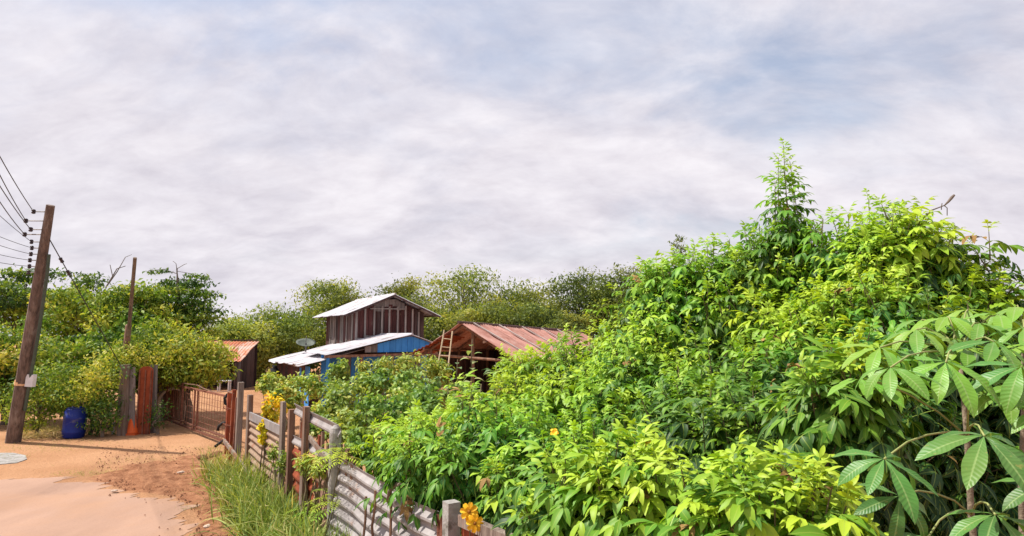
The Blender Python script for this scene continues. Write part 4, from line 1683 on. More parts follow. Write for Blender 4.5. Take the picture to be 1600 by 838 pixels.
def tree(name, label, group, px, py_top, py_bot, wpx, d, tone, mat='leaf_tree', nclump=26, per=330, leaf=0.16, cat='tree', depth=None, trunk_r=0.14, layered=False, cr=None, flat=1.0):
    top, bot = at(px, py_top, d), at(px, py_bot, d)
    cz, rz = (top.z + bot.z) / 2, (top.z - bot.z) / 2
    rx = wpx / 2 / FPX * d
    ry = depth or rx
    base = Vector((top.x, d, gz(top.x, d)))
    if cr is None:
        cr = max(0.45, min(rx, rz) * 0.42)
    if layered:
        cl = [((c[0], c[1], c[2]), (r[0] * 1.7, r[1] * 1.5, r[2] * 0.36), t, w) for c, r, t, w in crown_clumps((top.x, d, cz), (rx * 0.9, ry * 0.9, rz * 0.85), nclump, cr)]
    else:
        cl = crown_clumps((top.x, d, cz), (rx * 0.88, ry * 0.85, rz * 0.85), nclump, cr)
    t = thing(name, base, label, cat, group)
    m = MB()
    limb_tree(m, base, cl, trunk_r)
    m.build('trunk', M['bark'], t, smooth=True)
    mats, tones = clump_leaves(cl, per, leaf, tone, flat=flat)
    # loose leaves at the outline
    k = int(per * 0.5)
    dd = unit(k)
    P = np.array((top.x, d, cz)) + dd * np.array((rx, ry, rz)) * RNG.uniform(0.7, 0.98, k)[:, None]
    mats = np.concatenate([mats, frames_bulk(P, unit(k), unit(k) + np.array([0, 0, 0.6]), leaf * RNG.uniform(0.6, 1.1, k))])
    tones = np.concatenate([tones, np.clip(RNG.normal(tone, 0.15, k), 0, 1)])
    joined('crown', split_shapes(mats, tones, SIMPLE), M[mat], t)
    return t


# ------------------------------------------------------------------ trees behind the yard
BG = 'trees beyond the yard'
for a in (
    ('pale olive tree low behind the small rusty shed', 415, 468, 590, 175, 40, 0.50),
    ('yellow green tree between the small shed and the house', 372, 488, 600, 110, 37, 0.62),
    ('slim olive tree whose top shows just left of the house ridge', 522, 428, 560, 115, 46, 0.52),
    ('green tree whose crown fills the gap below the house eave', 468, 492, 585, 95, 43, 0.44),
    ('sparse grey olive tree rising behind the house ridge', 628, 420, 560, 95, 50, 0.40),
    ('broad olive tree, highest of the row behind the house', 725, 410, 560, 190, 44, 0.50),
    ('olive tree behind the near ridge end of the rusty shed', 690, 470, 590, 130, 40, 0.48),
    ('rounded dull green tree above the middle of the rusty roof', 818, 440, 560, 120, 46, 0.38),
    ('dark green tree above the far end of the rusty roof', 905, 414, 560, 130, 43, 0.28),
    ('dark tree with a ragged top beside the tall bush', 972, 406, 560, 120, 41, 0.30),
    ('olive tree half hidden behind the yellow green bush', 1045, 415, 560, 130, 44, 0.36),
    ('low bushy tree along the rusty shed ridge', 860, 470, 560, 150, 38, 0.34),
    ('low olive tree right behind the rusty shed gable', 770, 470, 570, 150, 38.5, 0.46),
):
    lab, px, pt_, pb_, w_, d_, tn = a
    tree('olive_tree', lab, BG, px, pt_, pb_, w_, d_, tn, nclump=42, per=300, leaf=0.24, trunk_r=0.16)
tree('eucalyptus_tree', 'thin sparse grey tree poking above the bushes against the sky', None, 1060, 360, 420, 36, 36, 0.25, nclump=12, per=42, leaf=0.17, trunk_r=0.06, cr=0.28)

LG = 'roadside trees by the poles'
for a in (
    ('dark flat layered tree behind the utility pole', 40, 412, 520, 190, 23, 0.32, True, 0.15),
    ('broad green tree between the two poles', 135, 428, 560, 170, 21, 0.58, False, 0.14),
    ('green spreading tree behind the slim wooden pole', 215, 435, 590, 130, 20, 0.56, False, 0.14),
    ('dark topped layered tree with bare twigs above the board fence', 285, 428, 560, 110, 21.5, 0.36, True, 0.13),
    ('yellow green tree over the small rusty shed', 300, 520, 605, 110, 18.5, 0.72, False, 0.12),
    ('tangled olive tree at the picture edge behind the utility pole', 20, 500, 660, 150, 18.5, 0.60, False, 0.13),
    ('dark green tree filling in behind the blue drum', 130, 505, 650, 150, 18.2, 0.46, False, 0.12),
    ('green tree behind the red rusted fence sheet', 240, 490, 620, 120, 18.8, 0.54, False, 0.12),
):
    lab, px, pt_, pb_, w_, d_, tn, lay, lf_ = a
    tree('roadside_tree', lab, LG, px, pt_, pb_, w_, d_, tn, 'leaf_left', nclump=38, per=230, leaf=lf_ * 1.25, trunk_r=0.12, layered=lay, cr=0.50)
for a in (
    ('yellow green bush spreading behind the blue drum', 150, 545, 655, 110, 16.6, 0.66, 0.10),
    ('olive bush overhanging the foot of the utility pole', 65, 570, 672, 90, 16.4, 0.56, 0.10),
    ('dark creeper bush climbing the grey fence post', 164, 618, 678, 44, 16.3, 0.30, 0.10),
    ('small dark bush between gate and rusted fence sheet', 248, 632, 672, 20, 16.7, 0.24, 0.08),
    ('pale green bush trailing over the top of the board fence', 205, 535, 590, 80, 17.4, 0.62, 0.10),
):
    lab, px, pt_, pb_, w_, d_, tn, lf_ = a
    tree('roadside_bush', lab, 'roadside bushes below the trees', px, pt_, pb_, w_, d_, tn, 'leaf_left', nclump=20, per=240, leaf=lf_, trunk_r=0.05, cat='bush')

# leafless tops
for (lab, base, tips) in (
    ('bare leaning branch against the sky beside the wooden pole', at(165, 450, 20), [((183, 425), (196, 402), (206, 398)), ((176, 432), (172, 414)), ((183, 420), (196, 416))]),
    ('twiggy bare treetop with level branches against the sky', at(276, 452, 21), [((277, 425), (275, 412), (270, 408)), ((277, 428), (255, 421), (232, 423)), ((277, 424), (300, 428), (322, 434)), ((277, 436), (302, 440), (312, 438)), ((276, 444), (304, 452), (320, 456)), ((277, 420), (287, 414), (292, 412))]),
):
    m = MB()
    dd = base.y
    for tp in tips:
        pts = [base] + [at(a, b, dd) for a, b in tp]
        m.tube(pts, [0.022] + [0.015, 0.010, 0.006][:len(tp)], 5)
    o = m.build('bare_branch', M['twig'], base=True)
    tag(o, lab, 'branch', 'leafless tops over the roadside trees')
# a few leaves on the level branches
t = thing('sparse_treetop', at(278, 452, 21.0), 'dark drooping leaf sprays on the twiggy treetop', 'tree')
cl = [(np.array(at(px, py, 21.0)), (0.35, 0.25, 0.045), RNG.normal(0, .1), 1) for px, py in ((240, 424), (255, 423), (300, 430), (318, 434), (305, 441), (310, 453), (322, 457), (262, 440), (290, 446))]
m = MB()
m.tube([at(278, 470, 21.0), at(278, 440, 21.0), at(276, 420, 21.0)], [0.05, 0.035, 0.015], 6)
m.build('trunk', M['bark'], t)
mats, tones = clump_leaves(cl, 60, 0.13, 0.2)
joined('crown', split_shapes(mats, tones, SIMPLE), M['leaf_left'], t)


# ------------------------------------------------------------------ shrubs in the yard behind the fence
def shrub(name, label, group, mounds, leaf, per, tone, mat='leaf_shrub', shapes=OVATE, cat='shrub', up=0.7, nst=7, spread=0.2, sub=12):
    """mounds: (px, py, d, rx_px, rz_px)"""
    cs = []
    for px, py, d, rx, rz in mounds:
        c = at(px, py, d)
        rxm, rzm = rx / FPX * d, rz / FPX * d
        cs.append((np.array(c), (rxm, rxm * 0.8, rzm)))
    mean = sum((c for c, _ in cs), np.zeros(3)) / len(cs)
    base = Vector((mean[0], mean[1], gz(mean[0], mean[1])))
    t = thing(name, base, label, cat, group)
    cl = []
    for c, r in cs:
        for k in range(sub):
            d_ = unit(1)[0]
            cl.append((c + d_ * np.array(r) * 0.65, tuple(np.array(r) * RNG.uniform(0.3, 0.55)), RNG.normal(0, 0.1), 1.0))
    m = MB()
    for k in range(nst):
        c = random.choice(cl)[0]
        a = base + Vector((random.uniform(-.15, .15), random.uniform(-.15, .15), -0.05))
        m.tube(rough_pts(a, c, 4, 0.12), [0.018, 0.015, 0.012, 0.009, 0.006], 5)
    m.build('stems', M['stem_green'], t, kind='stuff')
    mats, tones = clump_leaves(cl, per, leaf, tone, spread, up, 0.6)
    joined('foliage', split_shapes(mats, tones, shapes), M[mat], t)
    return t


YG = 'shrubs in the yard behind the fence'
for lab, mounds, leaf, per, tone in (
    ('leafy shrub right behind the round topped concrete post', [(560, 665, 8.6, 45, 30), (600, 640, 9.2, 45, 35)], 0.085, 60, 0.42),
    ('dull green shrub in the middle of the yard', [(640, 635, 9.8, 55, 35), (680, 655, 9.0, 45, 30)], 0.09, 60, 0.36),
    ('pale green shrub behind the tan timber post', [(520, 635, 10.5, 35, 32), (545, 610, 12.0, 35, 30)], 0.09, 60, 0.52),
    ('shrub with upright stems beneath the blue wall', [(590, 600, 12.5, 40, 28), (640, 600, 12.5, 40, 25)], 0.10, 65, 0.44),
    ('green shrub below the bamboo ladder', [(690, 612, 11.5, 40, 25), (735, 625, 10.5, 35, 22)], 0.10, 60, 0.40),
    ('tall leafy sapling in front of the blue porch post', [(528, 585, 17.0, 18, 28), (525, 612, 16.0, 24, 18)], 0.12, 60, 0.50),
    ('scrubby yellow green shrub under the lean-to eave', [(440, 596, 18.0, 34, 20), (478, 604, 17.5, 32, 22), (450, 622, 16.5, 30, 16)], 0.12, 60, 0.66),
    ('low shrub filling the yard corner behind the tin sheet', [(560, 690, 8.0, 34, 20), (600, 690, 8.2, 38, 24), (640, 690, 8.4, 36, 22)], 0.085, 60, 0.44),
    ('low olive shrub in the yard behind the pickets', [(505, 668, 9.6, 28, 18), (530, 645, 10.4, 30, 22), (570, 640, 10.6, 34, 24)], 0.09, 60, 0.50),
    ('low pale shrub at the foot of the saplings', [(720, 655, 9.6, 36, 20), (690, 630, 10.6, 36, 20), (640, 615, 12.0, 40, 20)], 0.10, 60, 0.50),
    ('thin yellow green shrub beside the wide grey posts', [(415, 600, 16.5, 16, 14), (440, 612, 15.5, 20, 10)], 0.11, 55, 0.70),
):
    shrub('yard_shrub', lab, YG, mounds, leaf, per, tone)
for lab, mounds, leaf, per, tone in (
    ('straggly weed in front of the tan tin sheet', [(432, 712, 9.5, 16, 20), (446, 722, 9.0, 14, 18)], 0.07, 26, 0.62),
    ('reddish straggly weed at the foot of the tan timber post', [(478, 722, 8.0, 18, 20), (500, 730, 7.6, 18, 18)], 0.07, 26, 0.75),
):
    shrub('fence_weed', lab, 'straggly weeds at the fence foot', mounds, leaf, per, tone, shapes=[leaflet(1.0, 0.3, 0.9, 0.3, 2)], cat='weed')
shrub('vine_mound', 'pale green mound of creeper below the blue gable', None, [(575, 585, 15.0, 34, 26), (615, 572, 15.0, 40, 24), (655, 572, 15.0, 38, 22), (685, 586, 15.0, 22, 22)], 0.12, 75, 0.60, cat='creeper', shapes=[leaflet(1.0, 0.3, 1.2, 0.3, 3)])
shrub('ground_creeper', 'dark tangled creeper at the foot of the yard behind the grey tin', None, [(570, 705, 7.4, 25, 14), (610, 725, 6.7, 30, 14), (650, 740, 6.2, 28, 14)], 0.07, 70, 0.26, cat='creeper')
for lab, px, py, d, s in (('yellow flowering weed in front of the tan tin sheet', 415, 676, 10.25, 13), ('yellow flowering bush behind the tan tin sheet', 428, 640, 12.6, 20)):
    sh = shrub('yellow_weed', lab, 'yellow weeds by the fence', [(px, py, d, s, s * 1.35)], 0.075, 60, 0.65, 'leaf_yellow', nst=5)


# broad leaved saplings: every leaf its own part
def sapling(label, px, py_top, d, h_leaves, tone, leafL, spread_px, gpy=None):
    top = at(px, py_top, d)
    base = Vector((top.x, d, gz(top.x, d)))
    t = thing('broadleaf_sapling', base, label, 'sapling', 'broad leaved saplings in front of the open shed')
    m = MB()
    stem = rough_pts(base - Vector((0, 0, .05)), top, 6, 0.12)
    m.tube(stem, [0.03, 0.027, 0.024, 0.02, 0.016, 0.012, 0.008], 6)
    m.build('stem', M['stem_green'], t, smooth=True)
    shapes = []
    for s in range(3):
        v, c, f = leaflet(1.0, 0.62, 0.9 + 0.3 * s, 0.25, 5, 0.42)
        for tt in (tone - 0.15, tone, tone + 0.2):
            shapes.append(mesh_from('broad leaf', v, f, np.concatenate([c, np.full((len(c), 1), tt)], 1), M['leaf_broad']))
    for k in range(h_leaves):
        u = k / h_leaves
        i = (0.35 + 0.62 * u) * 6
        p = stem[int(i)].lerp(stem[min(6, int(i) + 1)], i - int(i))
        az = k * 2.4 + random.uniform(-.3, .3)
        yv = (math.cos(az), math.sin(az), random.uniform(-0.35, 0.35) + 0.5 * u)
        s = leafL * random.uniform(0.7, 1.15) * (1 - 0.4 * u)
        fm = frame(p + Vector(yv) * 0.05, yv, (0, -0.1, 1), s)
        o = bpy.data.objects.new('leaf', random.choice(shapes))
        COL.objects.link(o)
        o.parent = t
        mm = Matrix([list(fm[0]), list(fm[1]), list(fm[2]), [0, 0, 0, 1]])
        mm.translation = mm.translation - base
        o.matrix_local = mm


sapling('broad leaved sapling in the shed opening with pale upright leaves', 738, 530, 14.0, 16, 0.75, 0.30, 30)
sapling('dull broad leaved sapling under the shed beam', 715, 562, 13.0, 20, 0.45, 0.30, 40)
sapling('broad leaved sapling with drooping leaves beside the bushes', 775, 566, 12.0, 20, 0.40, 0.30, 40)
sapling('low broad leaved sapling in the yard middle', 700, 602, 10.5, 20, 0.40, 0.24, 40)
sapling('low broad leaved sapling beside the yellow green bush', 752, 600, 10.0, 18, 0.35, 0.24, 40)

# ------------------------------------------------------------------ trumpet bushes
TSHAPES = [compound(s, L=0.17, pairs=2 + (s % 2), ll=0.095, lw=0.034) for s in range(5)]
TYOUNG = [compound(50 + s, L=0.10, pairs=2, ll=0.075, lw=0.026, droop=0.3) for s in range(3)]
TONES = [0.08, 0.25, 0.42, 0.60, 0.80, 0.97]
TM = {}
for i, (v, c, f) in enumerate(TSHAPES + TYOUNG):
    for j, tn in enumerate(TONES):
        TM[(i, j)] = mesh_from('trumpet leaf', v, f, np.concatenate([c, np.full((len(c), 1), tn)], 1), M['leaf_trumpet'])
TALL = TSHAPES + TYOUNG
TLOW = [compound(s_, L=0.17, pairs=2 + (s_ % 2), ll=0.095, lw=0.034, n=1) for s_ in range(5)] + [compound(50 + s_, L=0.10, pairs=2, ll=0.075, lw=0.026, droop=0.3, n=1) for s_ in range(3)]
DRY = pmat('dry brown leaf', (0.16, 0.085, 0.03), (0.34, 0.22, 0.07), 20, 0.8)
TDRY = [mesh_from('dry leaf', v, f, np.concatenate([c, np.zeros((len(c), 1))], 1), DRY) for v, c, f in TSHAPES]
bushes = []


def flower_mesh():
    m = MB()
    n = 10
    prof = [(0.006, -0.05), (0.012, -0.03), (0.017, 0.0)]
    m.lathe((0, 0, 0), prof, n)
    for k in range(5):
        a = 2 * math.pi * k / 5
        ca, sa = math.cos(a), math.sin(a)
        q = lambda r, t_, z: Vector((ca * r - sa * t_, sa * r + ca * t_, z))
        m.add([q(0.012, -0.01, 0.0), q(0.03, -0.019, 0.012), q(0.046, -0.011, 0.006), q(0.05, 0, 0.0), q(0.046, 0.011, 0.006), q(0.03, 0.019, 0.012), q(0.012, 0.01, 0.0)], [(0, 1, 2, 3, 4, 5, 6)])
    me = bpy.data.meshes.new('trumpet flower')
    me.from_pydata([tuple(v) for v in m.v], [], m.f)
    me.materials.append(M['petal'])
    return me


FLOWER = flower_mesh()


def bush(label, mounds, tone=0.5, extra_tips=(), flowers=(), dens=1.0, base=None, lscale=1.15, dry=False):
    """mounds: (px, py, d, rx, ry, rz in metres, shoots)"""
    cs = [np.array(at(px, py, d)) for px, py, d, *_ in mounds]
    mean = np.mean(cs, 0)
    b = Vector(base) if base is not None else Vector((mean[0], mean[1] + 0.15, 0.0))
    t = thing('trumpet_bush', b, label, 'bush', 'yellow green flowering bushes behind the fence')
    st = MB()
    leaves = []     # (shape index, tone index, 3x4)
    for (px, py, d, rx, ry, rz, ns), c in zip(mounds, cs):
        cv = Vector(c)
        st.tube(rough_pts(b - Vector((0, 0, .08)), cv, 5, 0.15), [0.030, 0.026, 0.022, 0.018, 0.014, 0.010], 6)
        ncl = max(3, int(round(ns / 5.5)))
        for q in range(ncl):
            cd = unit(1)[0]
            if cd[1] > 0.3 and RNG.random() < 0.75:
                cd[1] = -cd[1]
            if cd[2] < -0.35:
                cd[2] = -cd[2] * 0.6
            crad = RNG.uniform(0.72, 1.12) if RNG.random() < 0.8 else RNG.uniform(1.1, 1.38)
            ctone, cls = RNG.normal(0, 0.13), lscale * RNG.uniform(0.82, 1.18)
            for k in range(int(RNG.integers(3, 8))):
                dd = cd + RNG.normal(0, 0.24, 3)
                dd /= np.linalg.norm(dd)
                rad = crad * RNG.uniform(0.82, 1.05)
                tip = c + dd * np.array([rx, ry, rz]) * rad
                sdir = np.array([0, 0, 1.0]) + cd * RNG.uniform(0.35, 0.95) + RNG.normal(0, 0.2, 3)
                shoot(st, leaves, tip, sdir, RNG.uniform(0.34, 0.66) * cls, tone + ctone + RNG.normal(0, 0.06) + 0.12 * dd[2], cv, cls)
    for (px, py, d, ln, ang, tn, *ls) in extra_tips:
        tip = np.array(at(px, py, d))
        shoot(st, leaves, tip, np.array([math.sin(ang), 0.0, math.cos(ang)]), ln, tn, None, lscale * (ls[0] if ls else 1.1), long=True)
    st.build('stems', M['stem_green'], t, kind='stuff')
    for px, py, d in flowers:
        o = bpy.data.objects.new('flower', FLOWER)
        COL.objects.link(o)
        o.parent = t
        mm = frame(at(px, py, d), (0.1, 0.6, 0.8), (random.uniform(-.4, .2), -0.8, 0.5), random.uniform(0.5, 0.65))
        mm4 = Matrix([list(mm[0]), list(mm[1]), list(mm[2]), [0, 0, 0, 1]])
        mm4.translation = mm4.translation - b
        o.matrix_local = mm4
    bushes.append((t, b, leaves))
    return t


def shoot(st, leaves, tip, sdir, ln, tone, root, lscale=1.0, long=False):
    sdir = sdir / np.linalg.norm(sdir)
    gap = 0.062 * lscale
    nn = max(3, int(ln / gap))
    az = RNG.uniform(0, 6.28)
    a = np.cross(sdir, [0.3, 0.9, 0.1])
    a /= np.linalg.norm(a)
    bb = np.cross(sdir, a)
    bend = RNG.normal(0, 0.06, 3)
    foot = None
    for k in range(nn):
        u = k / nn                      # 0 at the tip
        p = tip - sdir * gap * k + bend * (u * u) * ln
        if k % 2 == 0:
            az += math.pi / 2 + RNG.normal(0, 0.2)
        for s in (0, 1):
            th = az + math.pi * s + RNG.normal(0, 0.25) + (0.5 if k % 2 else 0)
            out = a * math.cos(th) + bb * math.sin(th)
            el = 1.15 - 1.15 * min(1, u * 2.2) + RNG.normal(0, 0.18)
            y = out * math.cos(el) + sdir * math.sin(el) + np.array([0, 0, -0.25 * min(1, u * 1.5)])
            z = sdir * math.cos(el) - out * math.sin(el) + np.array([0, 0, 0.35])
            young = u < 0.16
            sh = RNG.integers(5, 8) if young else RNG.integers(0, 5)
            sc = (0.65 + 0.5 * min(1, u * 3)) * RNG.uniform(0.8, 1.15) * lscale
            tn = tone + 0.40 * (1 - min(1, u * 2.2)) - 0.30 * u + RNG.normal(0, 0.07)  # young tips yellower; lower leaves darkened further to paint shade between shoots
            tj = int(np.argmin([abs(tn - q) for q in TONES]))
            leaves.append((int(sh), tj, frame(p, y, z, sc)))
    foot = Vector(tip - sdir * gap * nn + bend * ln)
    st.tube([foot, Vector((tip + Vector(foot)) / 2), Vector(tip)], [0.007, 0.005, 0.003], 4, cap=False)
    if root is not None:
        st.tube([root, root.lerp(foot, 0.5) + Vector((0, 0, -0.04)), foot], [0.011, 0.009, 0.007], 4, cap=False)


bush('bright low bush in front of the cassava, close to the camera',
     [(1190, 805, 2.85, 0.34, 0.26, 0.26, 46), (1265, 830, 2.75, 0.25, 0.22, 0.22, 26), (1120, 850, 2.9, 0.2, 0.2, 0.2, 14)], 0.52)
bush('bright bush above the fence rail left of the dark gap',
     [(930, 745, 3.95, 0.40, 0.34, 0.34, 60), (985, 800, 3.6, 0.30, 0.26, 0.30, 36), (880, 790, 4.1, 0.25, 0.25, 0.25, 22)], 0.52, flowers=[(866, 676, 3.75), (1008, 690, 3.6)])
bush('bush hanging over the corrugated tin beside the yellow flowers',
     [(705, 700, 5.7, 0.46, 0.36, 0.34, 58), (780, 700, 5.4, 0.50, 0.40, 0.45, 70), (830, 760, 4.9, 0.32, 0.3, 0.3, 30), (660, 712, 6.2, 0.3, 0.3, 0.2, 20)], 0.52)
bush('small bright feathery bush behind the concrete post',
     [(625, 690, 6.9, 0.38, 0.32, 0.26, 36), (680, 680, 6.7, 0.35, 0.32, 0.24, 30)], 0.66)
bush('wide yellow green bush in front of the rusty roof',
     [(838, 604, 8.0, 0.72, 0.6, 0.48, 78), (922, 590, 7.6, 0.66, 0.6, 0.56, 80), (790, 642, 7.2, 0.55, 0.5, 0.45, 44), (880, 660, 6.6, 0.6, 0.5, 0.45, 52), (950, 660, 6.0, 0.5, 0.45, 0.5, 46)], 0.52, flowers=[(1064, 576, 6.2)])
bush('large bush whose top climbs from the rusty roof to the tall spire',
     [(1010, 525, 7.2, 0.50, 0.55, 0.52, 62), (1060, 470, 6.9, 0.55, 0.55, 0.52, 70), (1110, 450, 6.7, 0.5, 0.5, 0.5, 60), (1040, 580, 6.3, 0.7, 0.6, 0.65, 80), (1120, 560, 6.0, 0.6, 0.6, 0.65, 70), (965, 605, 6.9, 0.4, 0.4, 0.48, 34), (1165, 440, 6.6, 0.36, 0.4, 0.42, 36)], 0.54,
     extra_tips=[(1105, 382, 6.7, 0.5, -0.1, 0.55), (1140, 374, 6.7, 0.5, 0.0, 0.58), (1165, 362, 6.6, 0.55, 0.05, 0.55), (1186, 350, 6.5, 0.6, -0.05, 0.5), (1060, 402, 6.9, 0.45, -0.1, 0.55), (1082, 396, 6.8, 0.45, 0.1, 0.52), (1015, 428, 7.1, 0.45, -0.1, 0.55), (985, 440, 7.2, 0.45, -0.15, 0.5), (960, 455, 7.2, 0.5, -0.2, 0.55), (940, 480, 7.3, 0.5, -0.2, 0.55)],
     flowers=[(1135, 511, 5.9), (1170, 526, 5.8), (1176, 486, 6.2)])
bush('tallest bush with a leafy spire against the sky',
     [(1225, 450, 6.4, 0.42, 0.45, 0.55, 60), (1240, 560, 6.0, 0.6, 0.6, 0.7, 80), (1185, 520, 6.2, 0.4, 0.4, 0.5, 40)], 0.46,
     extra_tips=[(1224, 228, 6.3, 1.5, 0.0, 0.66, 0.85), (1216, 247, 6.25, 1.4, -0.02, 0.62, 0.85), (1234, 252, 6.3, 1.4, 0.02, 0.66, 0.85), (1225, 268, 6.2, 1.3, 0.0, 0.60, 0.85), (1211, 285, 6.3, 1.1, -0.03, 0.56, 0.8), (1240, 300, 6.3, 1.0, 0.03, 0.62, 0.8), (1222, 335, 6.2, 0.8, 0.0, 0.56, 0.85), (1236, 352, 6.25, 0.7, 0.0, 0.58, 0.85), (1256, 372, 6.3, 0.6, 0.1, 0.50, 0.9)])
bush('broad bush with pale tips above the cassava',
     [(1350, 430, 5.7, 0.5, 0.5, 0.5, 66), (1420, 420, 5.6, 0.42, 0.45, 0.46, 56), (1320, 520, 5.4, 0.6, 0.55, 0.5, 66), (1420, 520, 5.2, 0.6, 0.5, 0.55, 66), (1490, 480, 5.3, 0.36, 0.4, 0.36, 30)], 0.56,
     extra_tips=[(1272, 350, 5.9, 0.6, -0.1, 0.5), (1286, 342, 5.8, 0.6, 0.05, 0.55), (1300, 338, 5.7, 0.6, -0.1, 0.55), (1357, 312, 5.7, 0.7, 0.05, 0.6), (1325, 335, 5.7, 0.55, 0.0, 0.6), (1440, 322, 5.6, 0.6, 0.1, 0.62), (1415, 335, 5.6, 0.5, -0.1, 0.6), (1470, 362, 5.6, 0.5, 0.3, 0.4), (1385, 350, 5.6, 0.5, 0.0, 0.6)])
bush('thin bush shoot with few leaves against the sky',
     [(1545, 470, 5.3, 0.25, 0.3, 0.2, 10)], 0.5,
     extra_tips=[(1545, 362, 5.2, 0.24, 0.15, 0.5), (1520, 385, 5.2, 0.24, -0.3, 0.55), (1538, 400, 5.25, 0.5, 0.1, 0.3), (1568, 425, 5.2, 0.24, 0.7, 0.1), (1592, 440, 5.2, 0.28, 0.9, 0.05), (1500, 415, 5.2, 0.3, -0.2, 0.35)])
bush('bush in the middle below the tall spire, shade put into its dark leaf colour',
     [(1130, 650, 4.9, 0.55, 0.5, 0.5, 66), (1250, 640, 4.6, 0.55, 0.5, 0.5, 66), (1070, 690, 4.6, 0.4, 0.4, 0.4, 36), (1190, 730, 4.1, 0.5, 0.4, 0.4, 44), (1050, 790, 4.3, 0.4, 0.35, 0.4, 30)], 0.22)  # low tone puts shadow into the leaf colour
bush('bush behind the cassava stems, its leaves coloured dark as shade',
     [(1330, 640, 4.4, 0.5, 0.45, 0.5, 46), (1430, 600, 4.7, 0.55, 0.45, 0.5, 46), (1540, 600, 4.6, 0.55, 0.45, 0.5, 46), (1400, 780, 4.4, 0.5, 0.35, 0.6, 34), (1540, 780, 4.4, 0.6, 0.35, 0.6, 36), (1300, 740, 3.9, 0.35, 0.3, 0.35, 22)], 0.06)  # leaf tone dropped to colour in the dark of the hollow
bush('bright bush shoots beside the grey cassava leaf',
     [(1310, 600, 3.5, 0.28, 0.26, 0.26, 30), (1290, 660, 3.6, 0.22, 0.22, 0.22, 18)], 0.40)

# the leaves that show largest become single parts, the rest of each bush one foliage part
allP, owner = [], []
for bi, (t, b, leaves) in enumerate(bushes):
    for li, (_, _, fm) in enumerate(leaves):
        allP.append(fm[:, 3] + fm[:, 1] * 0.1)
        owner.append((bi, li))
allP = np.array(allP)
qx, qy, qd = proj(allP)
seen = [[] for _ in bushes]
buf = {}
for i in np.argsort(qd):
    if not (-20 < qx[i] < 1620 and -20 < qy[i] < 858):
        continue
    cell = (int(qx[i] // 13), int(qy[i] // 13))
    if buf.get(cell, 0) >= 1:
        continue
    buf[cell] = 1
    bi, li = owner[i]
    if len(seen[bi]) < 290:
        seen[bi].append(li)
for bi, (t, b, leaves) in enumerate(bushes):
    single = set(seen[bi])
    for li in single:
        sh, tj, fm = leaves[li]
        o = bpy.data.objects.new('leaf', TM[(sh, tj)] if random.random() > 0.015 else random.choice(TDRY))
        COL.objects.link(o)
        o.parent = t
        mm = Matrix([list(fm[0]), list(fm[1]), list(fm[2]), [0, 0, 0, 1]])
        mm.translation = mm.translation - b
        o.matrix_local = mm
    groups = {}
    for li, (sh, tj, fm) in enumerate(leaves):
        if li in single:
            continue
        key = (sh, fm[1, 3] > 4.6)
        groups.setdefault(key, ([], []))
        groups[key][0].append(fm)
        groups[key][1].append(TONES[tj])
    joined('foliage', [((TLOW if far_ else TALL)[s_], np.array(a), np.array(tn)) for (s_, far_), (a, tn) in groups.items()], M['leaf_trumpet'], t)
print('bush leaves', len(allP), 'single', sum(len(s) for s in seen))

# dry twig with a seed pod on the broad bush
tb = bushes[7]
m = MB()
m.tube([at(1442, 342, 5.5), at(1455, 329, 5.5), at(1471, 323, 5.5), at(1476, 321, 5.5)], [0.007, 0.006, 0.005, 0.004], 6)
tw = m.build('dry_twig', M['twig'], tb[0], smooth=True)
m = MB()
m.tube([at(1475, 322, 5.5), at(1482, 315, 5.5), at(1487, 309, 5.5), at(1491, 305, 5.5)], [0.005, 0.011, 0.014, 0.010], 8)
m.build('seed_pod', M['twig'], tw, smooth=True)
for pts in (((1476, 322), (1480, 325), (1480, 337)), ((1471, 323), (1472, 318)), ((1471, 323), (1471, 328))):
    m = MB()
    m.tube([at(a, b, 5.5) for a, b in pts], 0.004, 5)
    m.build('side_twig', M['twig'], tw)


# ------------------------------------------------------------------ yellow blossoms at the fence post
def blossom(label, px, py, d, r, nrm):
    c = at(px, py, d)
    t = thing('yellow_blossom', Vector((c.x, c.y, 0)), label, 'flower', 'golden blossoms at the fence post')
    nv = Vector(nrm).normalized()
    s = nv.cross(Vector((0, 0, 1))).normalized()
    u = s.cross(nv)
    for k in range(8):
        a = 2 * math.pi * k / 8 + 0.2
        rad = s * math.cos(a) + u * math.sin(a)
        tan = -s * math.sin(a) + u * math.cos(a)
        q = lambda rr, tt, h: c + rad * rr * r + tan * tt * r + nv * h * r
        m = MB()
        cup = 0.12 + 0.1 * math.sin(k * 2.3)
        m.add([q(0.10, -0.07, 0), q(0.45, -0.24, cup), q(0.82, -0.26, cup * 0.8), q(1.0, -0.10, 0), q(0.93, 0, -0.03), q(1.0, 0.11, 0.01), q(0.82, 0.27, cup * 0.8), q(0.45, 0.24, cup), q(0.10, 0.07, 0), q(0.5, 0, cup * 0.35)],
              [(0, 1, 9), (1, 2, 9), (2, 3, 9), (3, 4, 9), (4, 5, 9), (5, 6, 9), (6, 7, 9), (7, 8, 9), (8, 0, 9)])
        m.build('petal', M['petal'], t)
    m = MB()
    m.lathe(c, [(0.18 * r, 0), (0.2 * r, 0.06 * r), (0.12 * r, 0.15 * r), (0.02 * r, 0.17 * r)], 12, nv)
    m.build('centre', M['petal_eye'], t, smooth=True)
    m = MB()
    m.tube(rough_pts(Vector((c.x + 0.05, c.y + 0.1, 0)), c - nv * 0.01, 6, 0.08), 0.005, 5)
    m.build('stalk', M['stem_green'], t)


blossom('upper golden blossom beside the pale concrete fence post', 733, 800, 4.35, 0.062, (0.1, -1, 0.25))
blossom('lower golden blossom just below and right of the other', 742, 818, 4.3, 0.060, (0.25, -1, 0.15))

